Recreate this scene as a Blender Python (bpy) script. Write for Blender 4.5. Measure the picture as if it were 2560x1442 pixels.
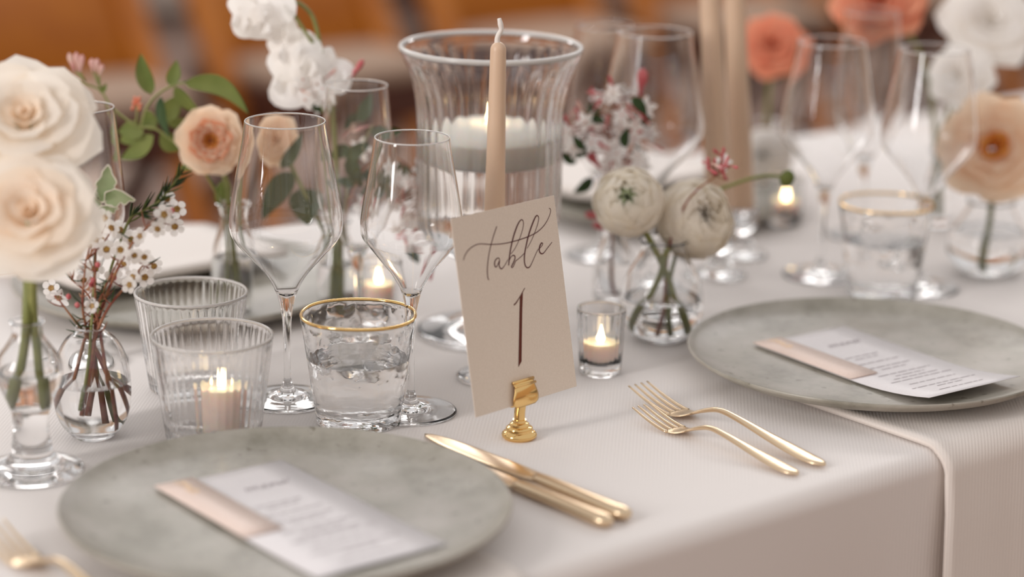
import bpy, bmesh, math, random
from mathutils import Vector, Matrix, Quaternion
from math import sin, cos, pi, radians

# ------------------------------------------------------------------ clear
for o in list(bpy.data.objects):
    bpy.data.objects.remove(o, do_unlink=True)
SC = bpy.context.scene
COL = SC.collection
RNG = random.Random(7)

# ------------------------------------------------------------------ camera
S = .93
F = 6044.0                       # focal length in pixels of the 2560 px wide frame
PITCH, ROLL = radians(15.52), radians(.95)
TZ = .75                         # height of the table top
H = .651 * S                     # camera height above the table top
CAM = Vector((0, 0, TZ + H))
cp, sp, cr, sr = cos(PITCH), sin(PITCH), cos(ROLL), sin(ROLL)
_f = Vector((0, cp, -sp)); _u = Vector((0, sp, cp)); _r = Vector((1, 0, 0))
cam_r = _r * cr + _u * sr
cam_u = _u * cr - _r * sr
cd = bpy.data.cameras.new('camera')
cam = bpy.data.objects.new('camera', cd); COL.objects.link(cam)
m = Matrix.Identity(4)
for i in range(3):
    m[i][0] = cam_r[i]; m[i][1] = cam_u[i]; m[i][2] = -_f[i]; m[i][3] = CAM[i]
cam.matrix_world = m
cd.sensor_width = 36.0; cd.lens = F * 36.0 / 2560.0
cd.clip_start = .05; cd.clip_end = 200
cd.dof.use_dof = True; cd.dof.focus_distance = 1.885; cd.dof.aperture_fstop = 2.1
SC.camera = cam

# ------------------------------------------------------------------ world, lights, exposure
w = bpy.data.worlds.new('overcast_sky'); SC.world = w; w.use_nodes = True
bg = w.node_tree.nodes['Background']
bg.inputs[0].default_value = (1.0, .965, .955, 1); bg.inputs[1].default_value = .62

def area(name, loc, target, sx, sy, power, color):
    ld = bpy.data.lights.new(name, 'AREA'); ld.shape = 'RECTANGLE'; ld.size = sx; ld.size_y = sy
    ld.energy = power; ld.color = color
    o = bpy.data.objects.new(name, ld); COL.objects.link(o); o.location = loc
    o.rotation_euler = (Vector(target) - Vector(loc)).to_track_quat('-Z', 'Y').to_euler()
    return o
area('added_back_strip_light', (-.4, 6.6, 3.4), (0, 1.9, .85), 6.0, .6, 110, (1, .965, .95))  # unseen strip lamp, added as backlight and for glints on glass rims
area('assumed_window_lamp', (-3.6, -1.1, 2.5), (0, 1.9, .95), .75, 2.5, 120, (1, .97, .96))  # unseen lamp for an assumed window, added for stripe highlights on the glasses
vs = SC.view_settings
vs.view_transform = 'Standard'; vs.look = 'None'; vs.gamma = 1.0; vs.use_curve_mapping = False
vs.exposure = .12
cy = SC.cycles
cy.max_bounces = 20; cy.transmission_bounces = 20; cy.glossy_bounces = 8; cy.diffuse_bounces = 6
cy.transparent_max_bounces = 24; cy.blur_glossy = 1.0; cy.sample_clamp_indirect = 6.0

# ------------------------------------------------------------------ pixel helpers (pixel -> ray; distance from what a thing stands on)
def ray(px, py):
    X, Y = px - 1280.0, py - 721.0
    return (cam_r * X - cam_u * Y + _f * F)
def G(px, py, z=0.0):
    d = ray(px, py); t = (TZ + z - CAM.z) / d.z
    return CAM + d * t
def V(px, py, y):
    d = ray(px, py); return CAM + d * (y / d.y)
def depth(P): return (P - CAM).dot(_f)
def mpp(P): return depth(P) / F
def table_dir(deg): return Vector((cos(radians(deg)), sin(radians(deg)), 0))
E_ = table_dir(40); N_ = Vector((E_.y, -E_.x, 0))    # along the table edge; towards the diner on the near side
def T(t, n, z=0.0):                                   # unscaled table coordinates
    p = E_ * (t * S) + N_ * (n * S); p.z = TZ + z; return p

# ------------------------------------------------------------------ geometry helpers
def link(o, parent=None):
    COL.objects.link(o)
    if parent is not None: o.parent = parent
    return o
def mesh(name, geo, mat, parent=None, loc=None, rot=None, smooth=True, sharp=None, solid=0.0, sub=0, bevel=0.0):
    me = bpy.data.meshes.new(name)
    me.from_pydata([tuple(v) for v in geo[0]], [], geo[1])
    me.update()
    if smooth:
        me.shade_smooth()
        if sharp: me.set_sharp_from_angle(angle=radians(sharp))
    if mat is not None: me.materials.append(mat)
    o = bpy.data.objects.new(name, me); link(o, parent)
    if loc is not None: o.location = loc
    if rot is not None: o.rotation_euler = rot
    if bevel:
        b = o.modifiers.new('bevel', 'BEVEL'); b.width = bevel; b.segments = 2; b.limit_method = 'ANGLE'
    if solid:
        sm = o.modifiers.new('solid', 'SOLIDIFY'); sm.thickness = solid; sm.offset = 0
    if sub:
        ss = o.modifiers.new('sub', 'SUBSURF'); ss.levels = sub; ss.render_levels = sub
    return o
def empty(name, loc):
    o = bpy.data.objects.new(name, None); o.empty_display_size = .02; link(o); o.location = loc; return o
def tag(o, label, cat, group=None):
    o['label'] = label; o['category'] = cat
    if group: o['group'] = group
    return o
def thing(name, loc, label, cat, group=None): return tag(empty(name, loc), label, cat, group)
def struct(o): o['kind'] = 'structure'; return o
def rel(geo, origin):
    o = Vector(origin); return ([Vector(v) - o for v in geo[0]], geo[1])
def join(*gs):
    vs_, fs = [], []
    for g in gs:
        k = len(vs_); vs_ += list(g[0]); fs += [tuple(i + k for i in f) for f in g[1]]
    return vs_, fs
def xf(geo, M): return ([M @ Vector(v) for v in geo[0]], geo[1])
def crom(pts, k=6):
    pts = [Vector(p) for p in pts]; n = len(pts)
    if n < 3: return pts
    out = []
    for i in range(n - 1):
        p0 = pts[max(i - 1, 0)]; p1 = pts[i]; p2 = pts[i + 1]; p3 = pts[min(i + 2, n - 1)]
        for j in range(k):
            t = j / k
            out.append(.5 * ((2 * p1) + (p2 - p0) * t + (2 * p0 - 5 * p1 + 4 * p2 - p3) * t * t + (3 * p1 - p0 - 3 * p2 + p3) * t ** 3))
    out.append(pts[-1]); return out
def sm2(pts, k=6): return [(max(p.x, 0), p.y) for p in crom([(a, b, 0) for a, b in pts], k)]
def lathe(prof, n=48, fn=None):
    vs_, fs, rings = [], [], []
    for (r, z) in prof:
        if r < 1e-6:
            rings.append([len(vs_)]); vs_.append((0, 0, z))
        else:
            ring = []
            for j in range(n):
                a = 2 * pi * j / n
                rr = r * fn(a, z) if fn else r
                ring.append(len(vs_)); vs_.append((rr * cos(a), rr * sin(a), z))
            rings.append(ring)
    for A, B in zip(rings, rings[1:]):
        if len(A) == 1 and len(B) == 1: continue
        for j in range(n):
            k = (j + 1) % n
            if len(A) == 1: fs.append((A[0], B[j], B[k]))
            elif len(B) == 1: fs.append((A[j], B[0], A[k]))
            else: fs.append((A[j], B[j], B[k], A[k]))
    return vs_, fs
def tube(pts, rad, n=8, smooth_k=0, cap=True):
    pts = crom(pts, smooth_k) if smooth_k else [Vector(p) for p in pts]
    m_ = len(pts)
    if not hasattr(rad, '__len__'): rads = [rad] * m_
    else:
        rads = []
        for i in range(m_):
            x = i / (m_ - 1) * (len(rad) - 1); a = min(int(x), len(rad) - 2); rads.append(rad[a] + (rad[a + 1] - rad[a]) * (x - a))
    vs_, fs = [], []
    Tn = (pts[1] - pts[0]).normalized()
    N = Tn.orthogonal().normalized()
    for i, p in enumerate(pts):
        t = (pts[min(i + 1, m_ - 1)] - pts[max(i - 1, 0)])
        if t.length < 1e-9: t = Tn
        t = t.normalized()
        N = (N - t * N.dot(t)).normalized(); B = t.cross(N)
        for j in range(n):
            a = 2 * pi * j / n; vs_.append(p + (N * cos(a) + B * sin(a)) * rads[i])
    for i in range(m_ - 1):
        for j in range(n):
            k = (j + 1) % n
            fs.append((i * n + j, i * n + k, (i + 1) * n + k, (i + 1) * n + j))
    if cap:
        fs.append(tuple(range(n - 1, -1, -1))); fs.append(tuple((m_ - 1) * n + j for j in range(n)))
    return vs_, fs
def sheet(fn, nu, nv):
    vs_ = [fn(i / nu, j / nv) for j in range(nv + 1) for i in range(nu + 1)]
    fs = [(j * (nu + 1) + i, j * (nu + 1) + i + 1, (j + 1) * (nu + 1) + i + 1, (j + 1) * (nu + 1) + i) for j in range(nv) for i in range(nu)]
    return vs_, fs
def box(x0, x1, y0, y1, z0, z1):
    v = [(x, y, z) for z in (z0, z1) for y in (y0, y1) for x in (x0, x1)]
    return v, [(0, 2, 3, 1), (4, 5, 7, 6), (0, 1, 5, 4), (2, 6, 7, 3), (0, 4, 6, 2), (1, 3, 7, 5)]
def bar(p0, p1, w_, h_, up=Vector((0, 0, 1))):
    p0, p1 = Vector(p0), Vector(p1); t = (p1 - p0).normalized()
    s_ = t.cross(up).normalized() if abs(t.dot(up)) < .99 else Vector((1, 0, 0)); u_ = s_.cross(t)
    v = []
    for p in (p0, p1):
        for a, b in ((-1, -1), (1, -1), (1, 1), (-1, 1)): v.append(p + s_ * (a * w_ / 2) + u_ * (b * h_ / 2))
    return v, [(3, 2, 1, 0), (4, 5, 6, 7), (0, 1, 5, 4), (1, 2, 6, 5), (2, 3, 7, 6), (3, 0, 4, 7)]
def axis_matrix(loc, axis, spin=0.0):
    q = Vector(axis).normalized().to_track_quat('Z', 'Y')
    return Matrix.Translation(loc) @ q.to_matrix().to_4x4() @ Matrix.Rotation(spin, 4, 'Z')

# ------------------------------------------------------------------ materials
def lin(r, g, b):
    f = lambda c: (c / 255 / 12.92) if c <= 10 else ((c / 255 + .055) / 1.055) ** 2.4
    return (f(r), f(g), f(b), 1)
def pmat(name, col, rough=.5, metal=0.0, noise=None, bump=None, **kw):
    M = bpy.data.materials.new(name); M.use_nodes = True
    nt = M.node_tree; b = nt.nodes['Principled BSDF']
    b.inputs['Base Color'].default_value = col; b.inputs['Roughness'].default_value = rough; b.inputs['Metallic'].default_value = metal
    for k, v in kw.items(): b.inputs[k.replace('_', ' ')].default_value = v
    tc = None
    def coord():
        nonlocal tc
        if tc is None: tc = nt.nodes.new('ShaderNodeTexCoord')
        return tc.outputs['Object']
    if noise:
        sc_, c2, lo, hi = noise[:4]
        n = nt.nodes.new('ShaderNodeTexNoise'); n.inputs['Scale'].default_value = sc_; n.inputs['Detail'].default_value = 6
        nt.links.new(coord(), n.inputs['Vector'])
        r = nt.nodes.new('ShaderNodeValToRGB'); r.color_ramp.elements[0].position = lo; r.color_ramp.elements[1].position = hi
        r.color_ramp.elements[0].color = col; r.color_ramp.elements[1].color = c2
        nt.links.new(n.outputs['Fac'], r.inputs['Fac']); nt.links.new(r.outputs['Color'], b.inputs['Base Color'])
    if bump:
        kind, sc_, st = bump
        n = nt.nodes.new('ShaderNodeTexNoise' if kind == 'noise' else 'ShaderNodeTexVoronoi'); n.inputs['Scale'].default_value = sc_
        if kind != 'noise': n.feature = 'SMOOTH_F1'
        nt.links.new(coord(), n.inputs['Vector'])
        bp = nt.nodes.new('ShaderNodeBump'); bp.inputs['Strength'].default_value = st; bp.inputs['Distance'].default_value = .002
        nt.links.new(n.outputs[0], bp.inputs['Height']); nt.links.new(bp.outputs['Normal'], b.inputs['Normal'])
    return M
def petalmat(name, col, col2=None, trans=.35, scale=30):
    M = bpy.data.materials.new(name); M.use_nodes = True; nt = M.node_tree
    b = nt.nodes['Principled BSDF']; b.inputs['Roughness'].default_value = .6; b.inputs['Base Color'].default_value = col
    b.inputs['Specular IOR Level'].default_value = .25
    tr = nt.nodes.new('ShaderNodeBsdfTranslucent'); tr.inputs['Color'].default_value = col
    if col2:
        tc = nt.nodes.new('ShaderNodeTexCoord'); n = nt.nodes.new('ShaderNodeTexNoise'); n.inputs['Scale'].default_value = scale
        r = nt.nodes.new('ShaderNodeValToRGB'); r.color_ramp.elements[0].position = .35; r.color_ramp.elements[1].position = .65
        r.color_ramp.elements[0].color = col; r.color_ramp.elements[1].color = col2
        nt.links.new(tc.outputs['Object'], n.inputs['Vector']); nt.links.new(n.outputs['Fac'], r.inputs['Fac'])
        nt.links.new(r.outputs['Color'], b.inputs['Base Color']); nt.links.new(r.outputs['Color'], tr.inputs['Color'])
    mx = nt.nodes.new('ShaderNodeMixShader'); mx.inputs[0].default_value = trans
    nt.links.new(b.outputs[0], mx.inputs[1]); nt.links.new(tr.outputs[0], mx.inputs[2])
    nt.links.new(mx.outputs[0], nt.nodes['Material Output'].inputs['Surface'])
    return M
def glassmat(name, ior=1.46, col=(1, 1, 1, 1), rough=0.0, bump=None):
    M = pmat(name, col, rough, bump=bump); b = M.node_tree.nodes['Principled BSDF']
    b.inputs['Transmission Weight'].default_value = 1.0; b.inputs['IOR'].default_value = ior
    return M
def flamemat():
    M = bpy.data.materials.new('candle_flame'); M.use_nodes = True; nt = M.node_tree
    e = nt.nodes.new('ShaderNodeEmission'); e.inputs['Color'].default_value = (1, .72, .38, 1); e.inputs['Strength'].default_value = 22
    nt.links.new(e.outputs[0], nt.nodes['Material Output'].inputs['Surface']); return M
def clothmat(name, c1, c2, ang, period, strength):
    M = pmat(name, c1, .85, Sheen_Weight=.25); nt = M.node_tree; b = nt.nodes['Principled BSDF']
    tc = nt.nodes.new('ShaderNodeTexCoord'); mp = nt.nodes.new('ShaderNodeMapping'); mp.inputs['Rotation'].default_value = (0, 0, ang)
    nt.links.new(tc.outputs['Object'], mp.inputs['Vector'])
    wv = nt.nodes.new('ShaderNodeTexWave'); wv.inputs['Scale'].default_value = 2 * pi / 20 / period * 1.0; wv.inputs['Distortion'].default_value = .25
    wv.inputs['Detail Scale'].default_value = 3
    nt.links.new(mp.outputs[0], wv.inputs['Vector'])
    nz = nt.nodes.new('ShaderNodeTexNoise'); nz.inputs['Scale'].default_value = 900
    nt.links.new(tc.outputs['Object'], nz.inputs['Vector'])
    ad = nt.nodes.new('ShaderNodeMath'); ad.operation = 'MULTIPLY_ADD'; ad.inputs[1].default_value = .5
    nt.links.new(nz.outputs['Fac'], ad.inputs[0]); nt.links.new(wv.outputs['Fac'], ad.inputs[2])
    bp = nt.nodes.new('ShaderNodeBump'); bp.inputs['Strength'].default_value = strength; bp.inputs['Distance'].default_value = .0006
    nt.links.new(ad.outputs[0], bp.inputs['Height']); nt.links.new(bp.outputs['Normal'], b.inputs['Normal'])
    r = nt.nodes.new('ShaderNodeValToRGB'); r.color_ramp.elements[0].color = c2; r.color_ramp.elements[1].color = c1
    r.color_ramp.elements[0].position = 0.0; r.color_ramp.elements[1].position = .6
    nt.links.new(wv.outputs['Fac'], r.inputs['Fac']); nt.links.new(r.outputs['Color'], b.inputs['Base Color'])
    return M

M_cloth = clothmat('ribbed_cream_linen', (.80, .745, .71, 1), (.79, .735, .70, 1), radians(4), .0027, .16)
M_napkin = clothmat('ribbed_napkin_linen', (.80, .73, .675, 1), (.785, .715, .66, 1), radians(4), .0027, .22)
M_glass = glassmat('clear_glass')
M_glass_thick = glassmat('clear_soda_glass', 1.5)
M_rib = glassmat('fluted_glass', 1.48, rough=.05)
M_rim = pmat('white_rim_highlight', (.97, .93, .89, 1), .22, Transmission_Weight=.5, IOR=1.45)  # whitened glass: the bright rim highlight is put into the colour
M_hammer = glassmat('hammered_glass', 1.46, bump=('voronoi', 110, .4))
M_water = glassmat('water', 1.33)
M_gold = pmat('polished_gold', (.86, .58, .24, 1), .12, 1.0, bump=('noise', 60, .03))
M_goldsatin = pmat('brushed_champagne_gold', (.80, .62, .42, 1), .28, 1.0, bump=('noise', 400, .04))
M_paper = pmat('shimmer_card_paper', (.78, .68, .58, 1), .5, 0, noise=(900, (.74, .64, .54, 1), .4, .6))
M_menu = pmat('white_menu_paper', (.80, .76, .76, 1), .55, 0, noise=(700, (.77, .73, .73, 1), .4, .6))
M_blush = pmat('blush_name_card', (.84, .68, .60, 1), .5, 0, noise=(500, (.80, .64, .56, 1), .4, .6))
M_ink = pmat('burgundy_ink', (.085, .006, .010, 1), .5, 0.0)
M_copper = pmat('russet_foil_ink', (.12, .022, .014, 1), .35, .25)
M_grayink = pmat('grey_print', (.52, .47, .48, 1), .6)
M_goldink = pmat('gold_foil_print', (.80, .58, .36, 1), .35, .6)
M_stem = pmat('green_stem', (.17, .19, .045, 1), .5, 0, noise=(60, (.26, .26, .08, 1), .35, .7))
M_redstem = pmat('reddish_woody_stem', (.24, .055, .035, 1), .6, 0, noise=(120, (.34, .16, .07, 1), .4, .65))
M_leaf = petalmat('fresh_green_leaf', (.12, .155, .035, 1), (.19, .215, .06, 1), .25, 25)
M_darkleaf = petalmat('dark_green_leaf', (.025, .05, .018, 1), (.05, .085, .03, 1), .15, 25)
M_varleaf = petalmat('grey_green_leaf', (.30, .38, .20, 1), (.42, .46, .28, 1), .25, 40)
M_cream = petalmat('cream_petal', (.97, .93, .87, 1), (.97, .90, .81, 1), .5, 18)
M_ivory = petalmat('ivory_petal', (.97, .88, .77, 1), (.97, .85, .72, 1), .5, 18)
M_white = petalmat('white_petal', (.97, .95, .93, 1), (.96, .93, .89, 1), .45, 30)
M_ranun = petalmat('greenish_white_petal', (.95, .90, .80, 1), (.96, .91, .83, 1), .45, 25)
M_peach = petalmat('pale_peach_petal', (.95, .74, .55, 1), (.96, .80, .63, 1), .42, 40)
M_coral = petalmat('coral_inner_petal', (.82, .34, .20, 1), (.85, .50, .30, 1), .3, 60)
M_orange = petalmat('amber_heart_petal', (.80, .32, .06, 1), (.82, .42, .12, 1), .3, 60)
M_coralflower = petalmat('coral_pink_petal', (.80, .26, .15, 1), (.82, .36, .22, 1), .3, 30)
M_pink = petalmat('pink_bud', (.62, .12, .14, 1), (.72, .26, .26, 1), .3, 80)
M_palepink = petalmat('pale_pink_bud', (.80, .42, .42, 1), (.80, .60, .50, 1), .3, 80)
M_eye = pmat('waxflower_heart', (.22, .10, .02, 1), .5, 0, noise=(500, (.40, .24, .05, 1), .4, .6))
M_wax = pmat('blush_candle_wax', (.94, .77, .68, 1), .45, Subsurface_Weight=.6, Subsurface_Radius=(.02, .01, .006), Subsurface_Scale=.5)
M_whitewax = pmat('white_candle_wax', (.94, .88, .79, 1), .45, Subsurface_Weight=.6, Subsurface_Radius=(.02, .012, .008), Subsurface_Scale=.5)
M_taper = pmat('taupe_candle_wax', (.66, .47, .33, 1), .42, Subsurface_Weight=.1, Subsurface_Radius=(.01, .006, .004), Subsurface_Scale=.3)
M_wick = pmat('cotton_wick', (.80, .74, .68, 1), .8)
M_burnt = pmat('burnt_wick', (.03, .02, .015, 1), .9)
M_flame = flamemat()
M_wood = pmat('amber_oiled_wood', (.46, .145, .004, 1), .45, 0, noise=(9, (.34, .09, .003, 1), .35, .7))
M_seat = pmat('seat_frame_with_shade', (.055, .012, .004, 1), .6, 0, noise=(9, (.085, .02, .006, 1), .35, .7))  # seat frame and short legs, brown deepened for shade under the seats
M_darkwood = pmat('dark_table_wood', (.10, .05, .025, 1), .5, 0, noise=(10, (.14, .07, .03, 1), .35, .7))
M_floor = pmat('mauve_grey_concrete', (.30, .205, .165, 1), .7, 0, noise=(2.5, (.24, .15, .115, 1), .35, .7))
M_wall = pmat('warm_plaster', (.86, .645, .45, 1), .8, 0, noise=(1.5, (.82, .60, .41, 1), .35, .7))
M_cushion = pmat('beige_seat_cushion', (.36, .25, .18, 1), .85, 0, noise=(30, (.31, .21, .15, 1), .35, .65))
M_linenwrap = pmat('pale_wrapped_linen', (.80, .68, .60, 1), .85, 0, noise=(8, (.74, .62, .53, 1), .35, .65))
M_backcloth = pmat('plain_table_linen', (.66, .57, .50, 1), .85, 0, noise=(8, (.60, .51, .45, 1), .35, .65))

def concrete():
    M = pmat('grey_stone_glaze', (.33, .325, .295, 1), .38); nt = M.node_tree; b = nt.nodes['Principled BSDF']
    tc = nt.nodes.new('ShaderNodeTexCoord')
    n1 = nt.nodes.new('ShaderNodeTexNoise'); n1.inputs['Scale'].default_value = 16; n1.inputs['Detail'].default_value = 9; n1.inputs['Roughness'].default_value = .62
    r1 = nt.nodes.new('ShaderNodeValToRGB'); e = r1.color_ramp.elements
    e[0].position = .3; e[0].color = (.20, .186, .145, 1); e[1].position = .68; e[1].color = (.43, .398, .353, 1)
    k = r1.color_ramp.elements.new(.47); k.color = (.335, .312, .262, 1)
    n2 = nt.nodes.new('ShaderNodeTexNoise'); n2.inputs['Scale'].default_value = 110; n2.inputs['Detail'].default_value = 3
    r2 = nt.nodes.new('ShaderNodeValToRGB'); r2.color_ramp.elements[0].position = .27; r2.color_ramp.elements[0].color = (.55, .53, .48, 1); r2.color_ramp.elements[1].position = .37; r2.color_ramp.elements[1].color = (1, 1, 1, 1)
    mx = nt.nodes.new('ShaderNodeMix'); mx.data_type = 'RGBA'; mx.blend_type = 'MULTIPLY'; mx.inputs[0].default_value = 1
    for n in (n1, n2): nt.links.new(tc.outputs['Object'], n.inputs['Vector'])
    nt.links.new(n1.outputs['Fac'], r1.inputs['Fac']); nt.links.new(n2.outputs['Fac'], r2.inputs['Fac'])
    nt.links.new(r1.outputs['Color'], mx.inputs['A']); nt.links.new(r2.outputs['Color'], mx.inputs['B'])
    nt.links.new(mx.outputs['Result'], b.inputs['Base Color'])
    return M
M_stone = concrete()

# ------------------------------------------------------------------ structure: floor
struct(mesh('floor', box(-6, 8, -3.2, 13, -.06, 0), M_floor, smooth=False))
struct(mesh('wall_back', box(-6, 8, 13, 13.15, 0, 1.9), M_wall, smooth=False))
struct(mesh('wall_front', box(-6, 8, -3.35, -3.2, 0, 1.9), M_wall, smooth=False))
struct(mesh('wall_left', box(-6.15, -6, -3.2, 13, 0, 1.9), M_wall, smooth=False))
struct(mesh('wall_right', box(8, 8.15, -3.2, 13, 0, 1.9), M_wall, smooth=False))

# ------------------------------------------------------------------ the table, its cloth
T0, T1 = -.35, 4.3                      # table ends along the edge, before scale
NE, FE = -1.205, -2.165                 # near and far edges
def table():
    root = thing('dining_table', T(2, -1.68, -TZ), 'long dining table hidden under the cream ribbed cloth', 'table')
    def P(t, n, z): return T(t, n, z) - root.location
    top = [P(T0 + .02, NE - .012, z) for z in (0,)]
    c = [(T0 + .015, NE - .014), (T1 - .015, NE - .014), (T1 - .015, FE + .014), (T0 + .015, FE + .014)]
    v = [P(a, b, -.03) for a, b in c] + [P(a, b, -.004) for a, b in c]
    mesh('table_top', (v, [(3, 2, 1, 0), (4, 5, 6, 7), (0, 1, 5, 4), (1, 2, 6, 5), (2, 3, 7, 6), (3, 0, 4, 7)]), M_darkwood, root, smooth=False)
    for a in (T0 + .15, T1 - .15):
        for b in (NE - .12, FE + .12):
            mesh('leg', bar(P(a, b, -TZ), P(a, b, -.03), .06, .06, Vector((0, 1, 0))), M_darkwood, root, smooth=False)
table()
def tablecloth():
    R = .016
    prof = []                            # (n, z) across the table
    drop = -.62
    for k in range(10): prof.append((NE + .004 - .004 * (1 - k / 9) * 0, drop + (drop * 0) + (-R - drop) * (k / 9)))
    for k in range(1, 9):
        a = pi / 2 * k / 8; prof.append((NE + .004 - R / S * (1 - cos(a)), -R + R * sin(a)))
    for k in range(1, 24): prof.append((NE + .004 - R / S + (FE - NE - .008 + 2 * R / S) * k / 24, 0))
    for k in range(0, 9):
        a = pi / 2 * (1 - k / 8); prof.append((FE - .004 + R / S * (1 - cos(a)), -R + R * sin(a)))
    for k in range(1, 10): prof.append((FE - .004, -R + (drop + R) * k / 9))
    nt_ = 150
    vs_, fs = [], []
    for i in range(nt_ + 1):
        t = T0 + (T1 - T0) * i / nt_
        for (n, z) in prof:
            d = max(0.0, -z - .05) / .6
            sgn = 1 if n > -1.7 else -1
            off = sgn * d * (.035 * sin(t * 17 + 1.2) + .02 * sin(t * 31 + .4) + .02)
            vs_.append(T(t, n + off, z))
    k = len(prof)
    for i in range(nt_):
        for j in range(k - 1):
            fs.append((i * k + j, (i + 1) * k + j, (i + 1) * k + j + 1, i * k + j + 1))
    o = mesh('tablecloth', (vs_, fs), M_cloth)
    tag(o, 'cream ribbed linen cloth covering the long dining table', 'tablecloth')
tablecloth()

# ------------------------------------------------------------------ plates, napkins, menus
PLR = .1535
def plate(t, n, label, z=0.006):
    prof = sm2([(0, .0085), (.05, .0085), (.100, .0090), (.128, .0110), (.144, .0150), (.1515, .0190)], 6)
    prof += [(.1530, .0196), (.1538, .0186), (.1532, .0168)]
    prof += sm2([(.1515, .0155), (.143, .0105), (.124, .0045), (.104, .0012), (.092, 0)], 5) + [(.085, 0), (.08, .0022), (0, .0022)]
    P = T(t, n, z)
    o = mesh('charger_plate', lathe(prof, 96), M_stone, sharp=60); o.location = P
    tag(o, label, 'plate', 'grey stone charger plates')
    return o
plate(.943, -1.376, 'grey stone charger plate beside the two gold knives')
plate(1.578, -1.378, 'grey stone charger plate beside the two gold forks')
plate(1.225, -1.965, 'grey stone charger plate across the table behind the ribbed tumblers', .0005)
plate(1.867, -1.965, 'grey stone charger plate across the table behind the white ranunculus', .0005)

def napkin(tc, label):
    w0, w1 = tc - .111, tc + .085
    path = [(-1.43, .0026)]
    for k in range(1, 13): path.append((-1.43 + (NE - .02 + 1.43) * k / 12, .0026))
    for k in range(1, 9):
        a = pi / 2 * k / 8; path.append((NE - .014 + .024 * sin(a), .0026 - .022 * (1 - cos(a))))
    for k in range(1, 12): path.append((NE + .012 + .003 * k, -.0195 - .026 * k))
    vs_, fs = [], []
    nu = 24
    for (n, z) in path:
        hang = max(0, -z - .015)
        for i in range(nu + 1):
            u = i / nu
            t = w0 + (w1 - w0) * u - hang * .10
            ridge = .0035 * math.exp(-((u - .50) / .05) ** 2) * min(1, hang * 12) + .003 * sin(u * 9) * min(1, hang * 6)
            edge = .0022 * math.exp(-((u - .03) / .05) ** 2)
            on = 1 if z > 0 else 0
            vs_.append(T(t, n + (0 if on else ridge + edge), z + (edge if on else 0)))
    for j in range(len(path) - 1):
        for i in range(nu):
            a = j * (nu + 1) + i; fs.append((a, a + 1, a + nu + 2, a + nu + 1))
    o = mesh('napkin', (vs_, fs), M_napkin, solid=.0042)
    tag(o, label, 'napkin', 'folded linen napkins')
napkin(1.578, 'folded cream napkin under the plate beside the forks, hanging over the table edge')
napkin(.943, 'folded cream napkin under the plate beside the knives')

def on_plane(px, py, O, nrm):
    d = ray(px, py); t = (O - CAM).dot(nrm) / d.dot(nrm); return CAM + d * t
def ribbon(pts, widths, nrm, lift):
    """flat pen stroke: points in 3D on a plane, widths in metres"""
    pts = crom(pts, 7); n = len(pts); vs_, fs = [], []
    for i, p in enumerate(pts):
        t = (pts[min(i + 1, n - 1)] - pts[max(i - 1, 0)]).normalized(); s_ = t.cross(nrm).normalized()
        x = i / (n - 1) * (len(widths) - 1); a = min(int(x), len(widths) - 2) if len(widths) > 1 else 0
        wd = widths[0] if len(widths) == 1 else widths[a] + (widths[a + 1] - widths[a]) * (x - a)
        vs_ += [p + s_ * wd / 2 + nrm * lift, p - s_ * wd / 2 + nrm * lift]
        if i: fs.append((2 * i - 2, 2 * i - 1, 2 * i + 1, 2 * i))
    return vs_, fs

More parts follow.
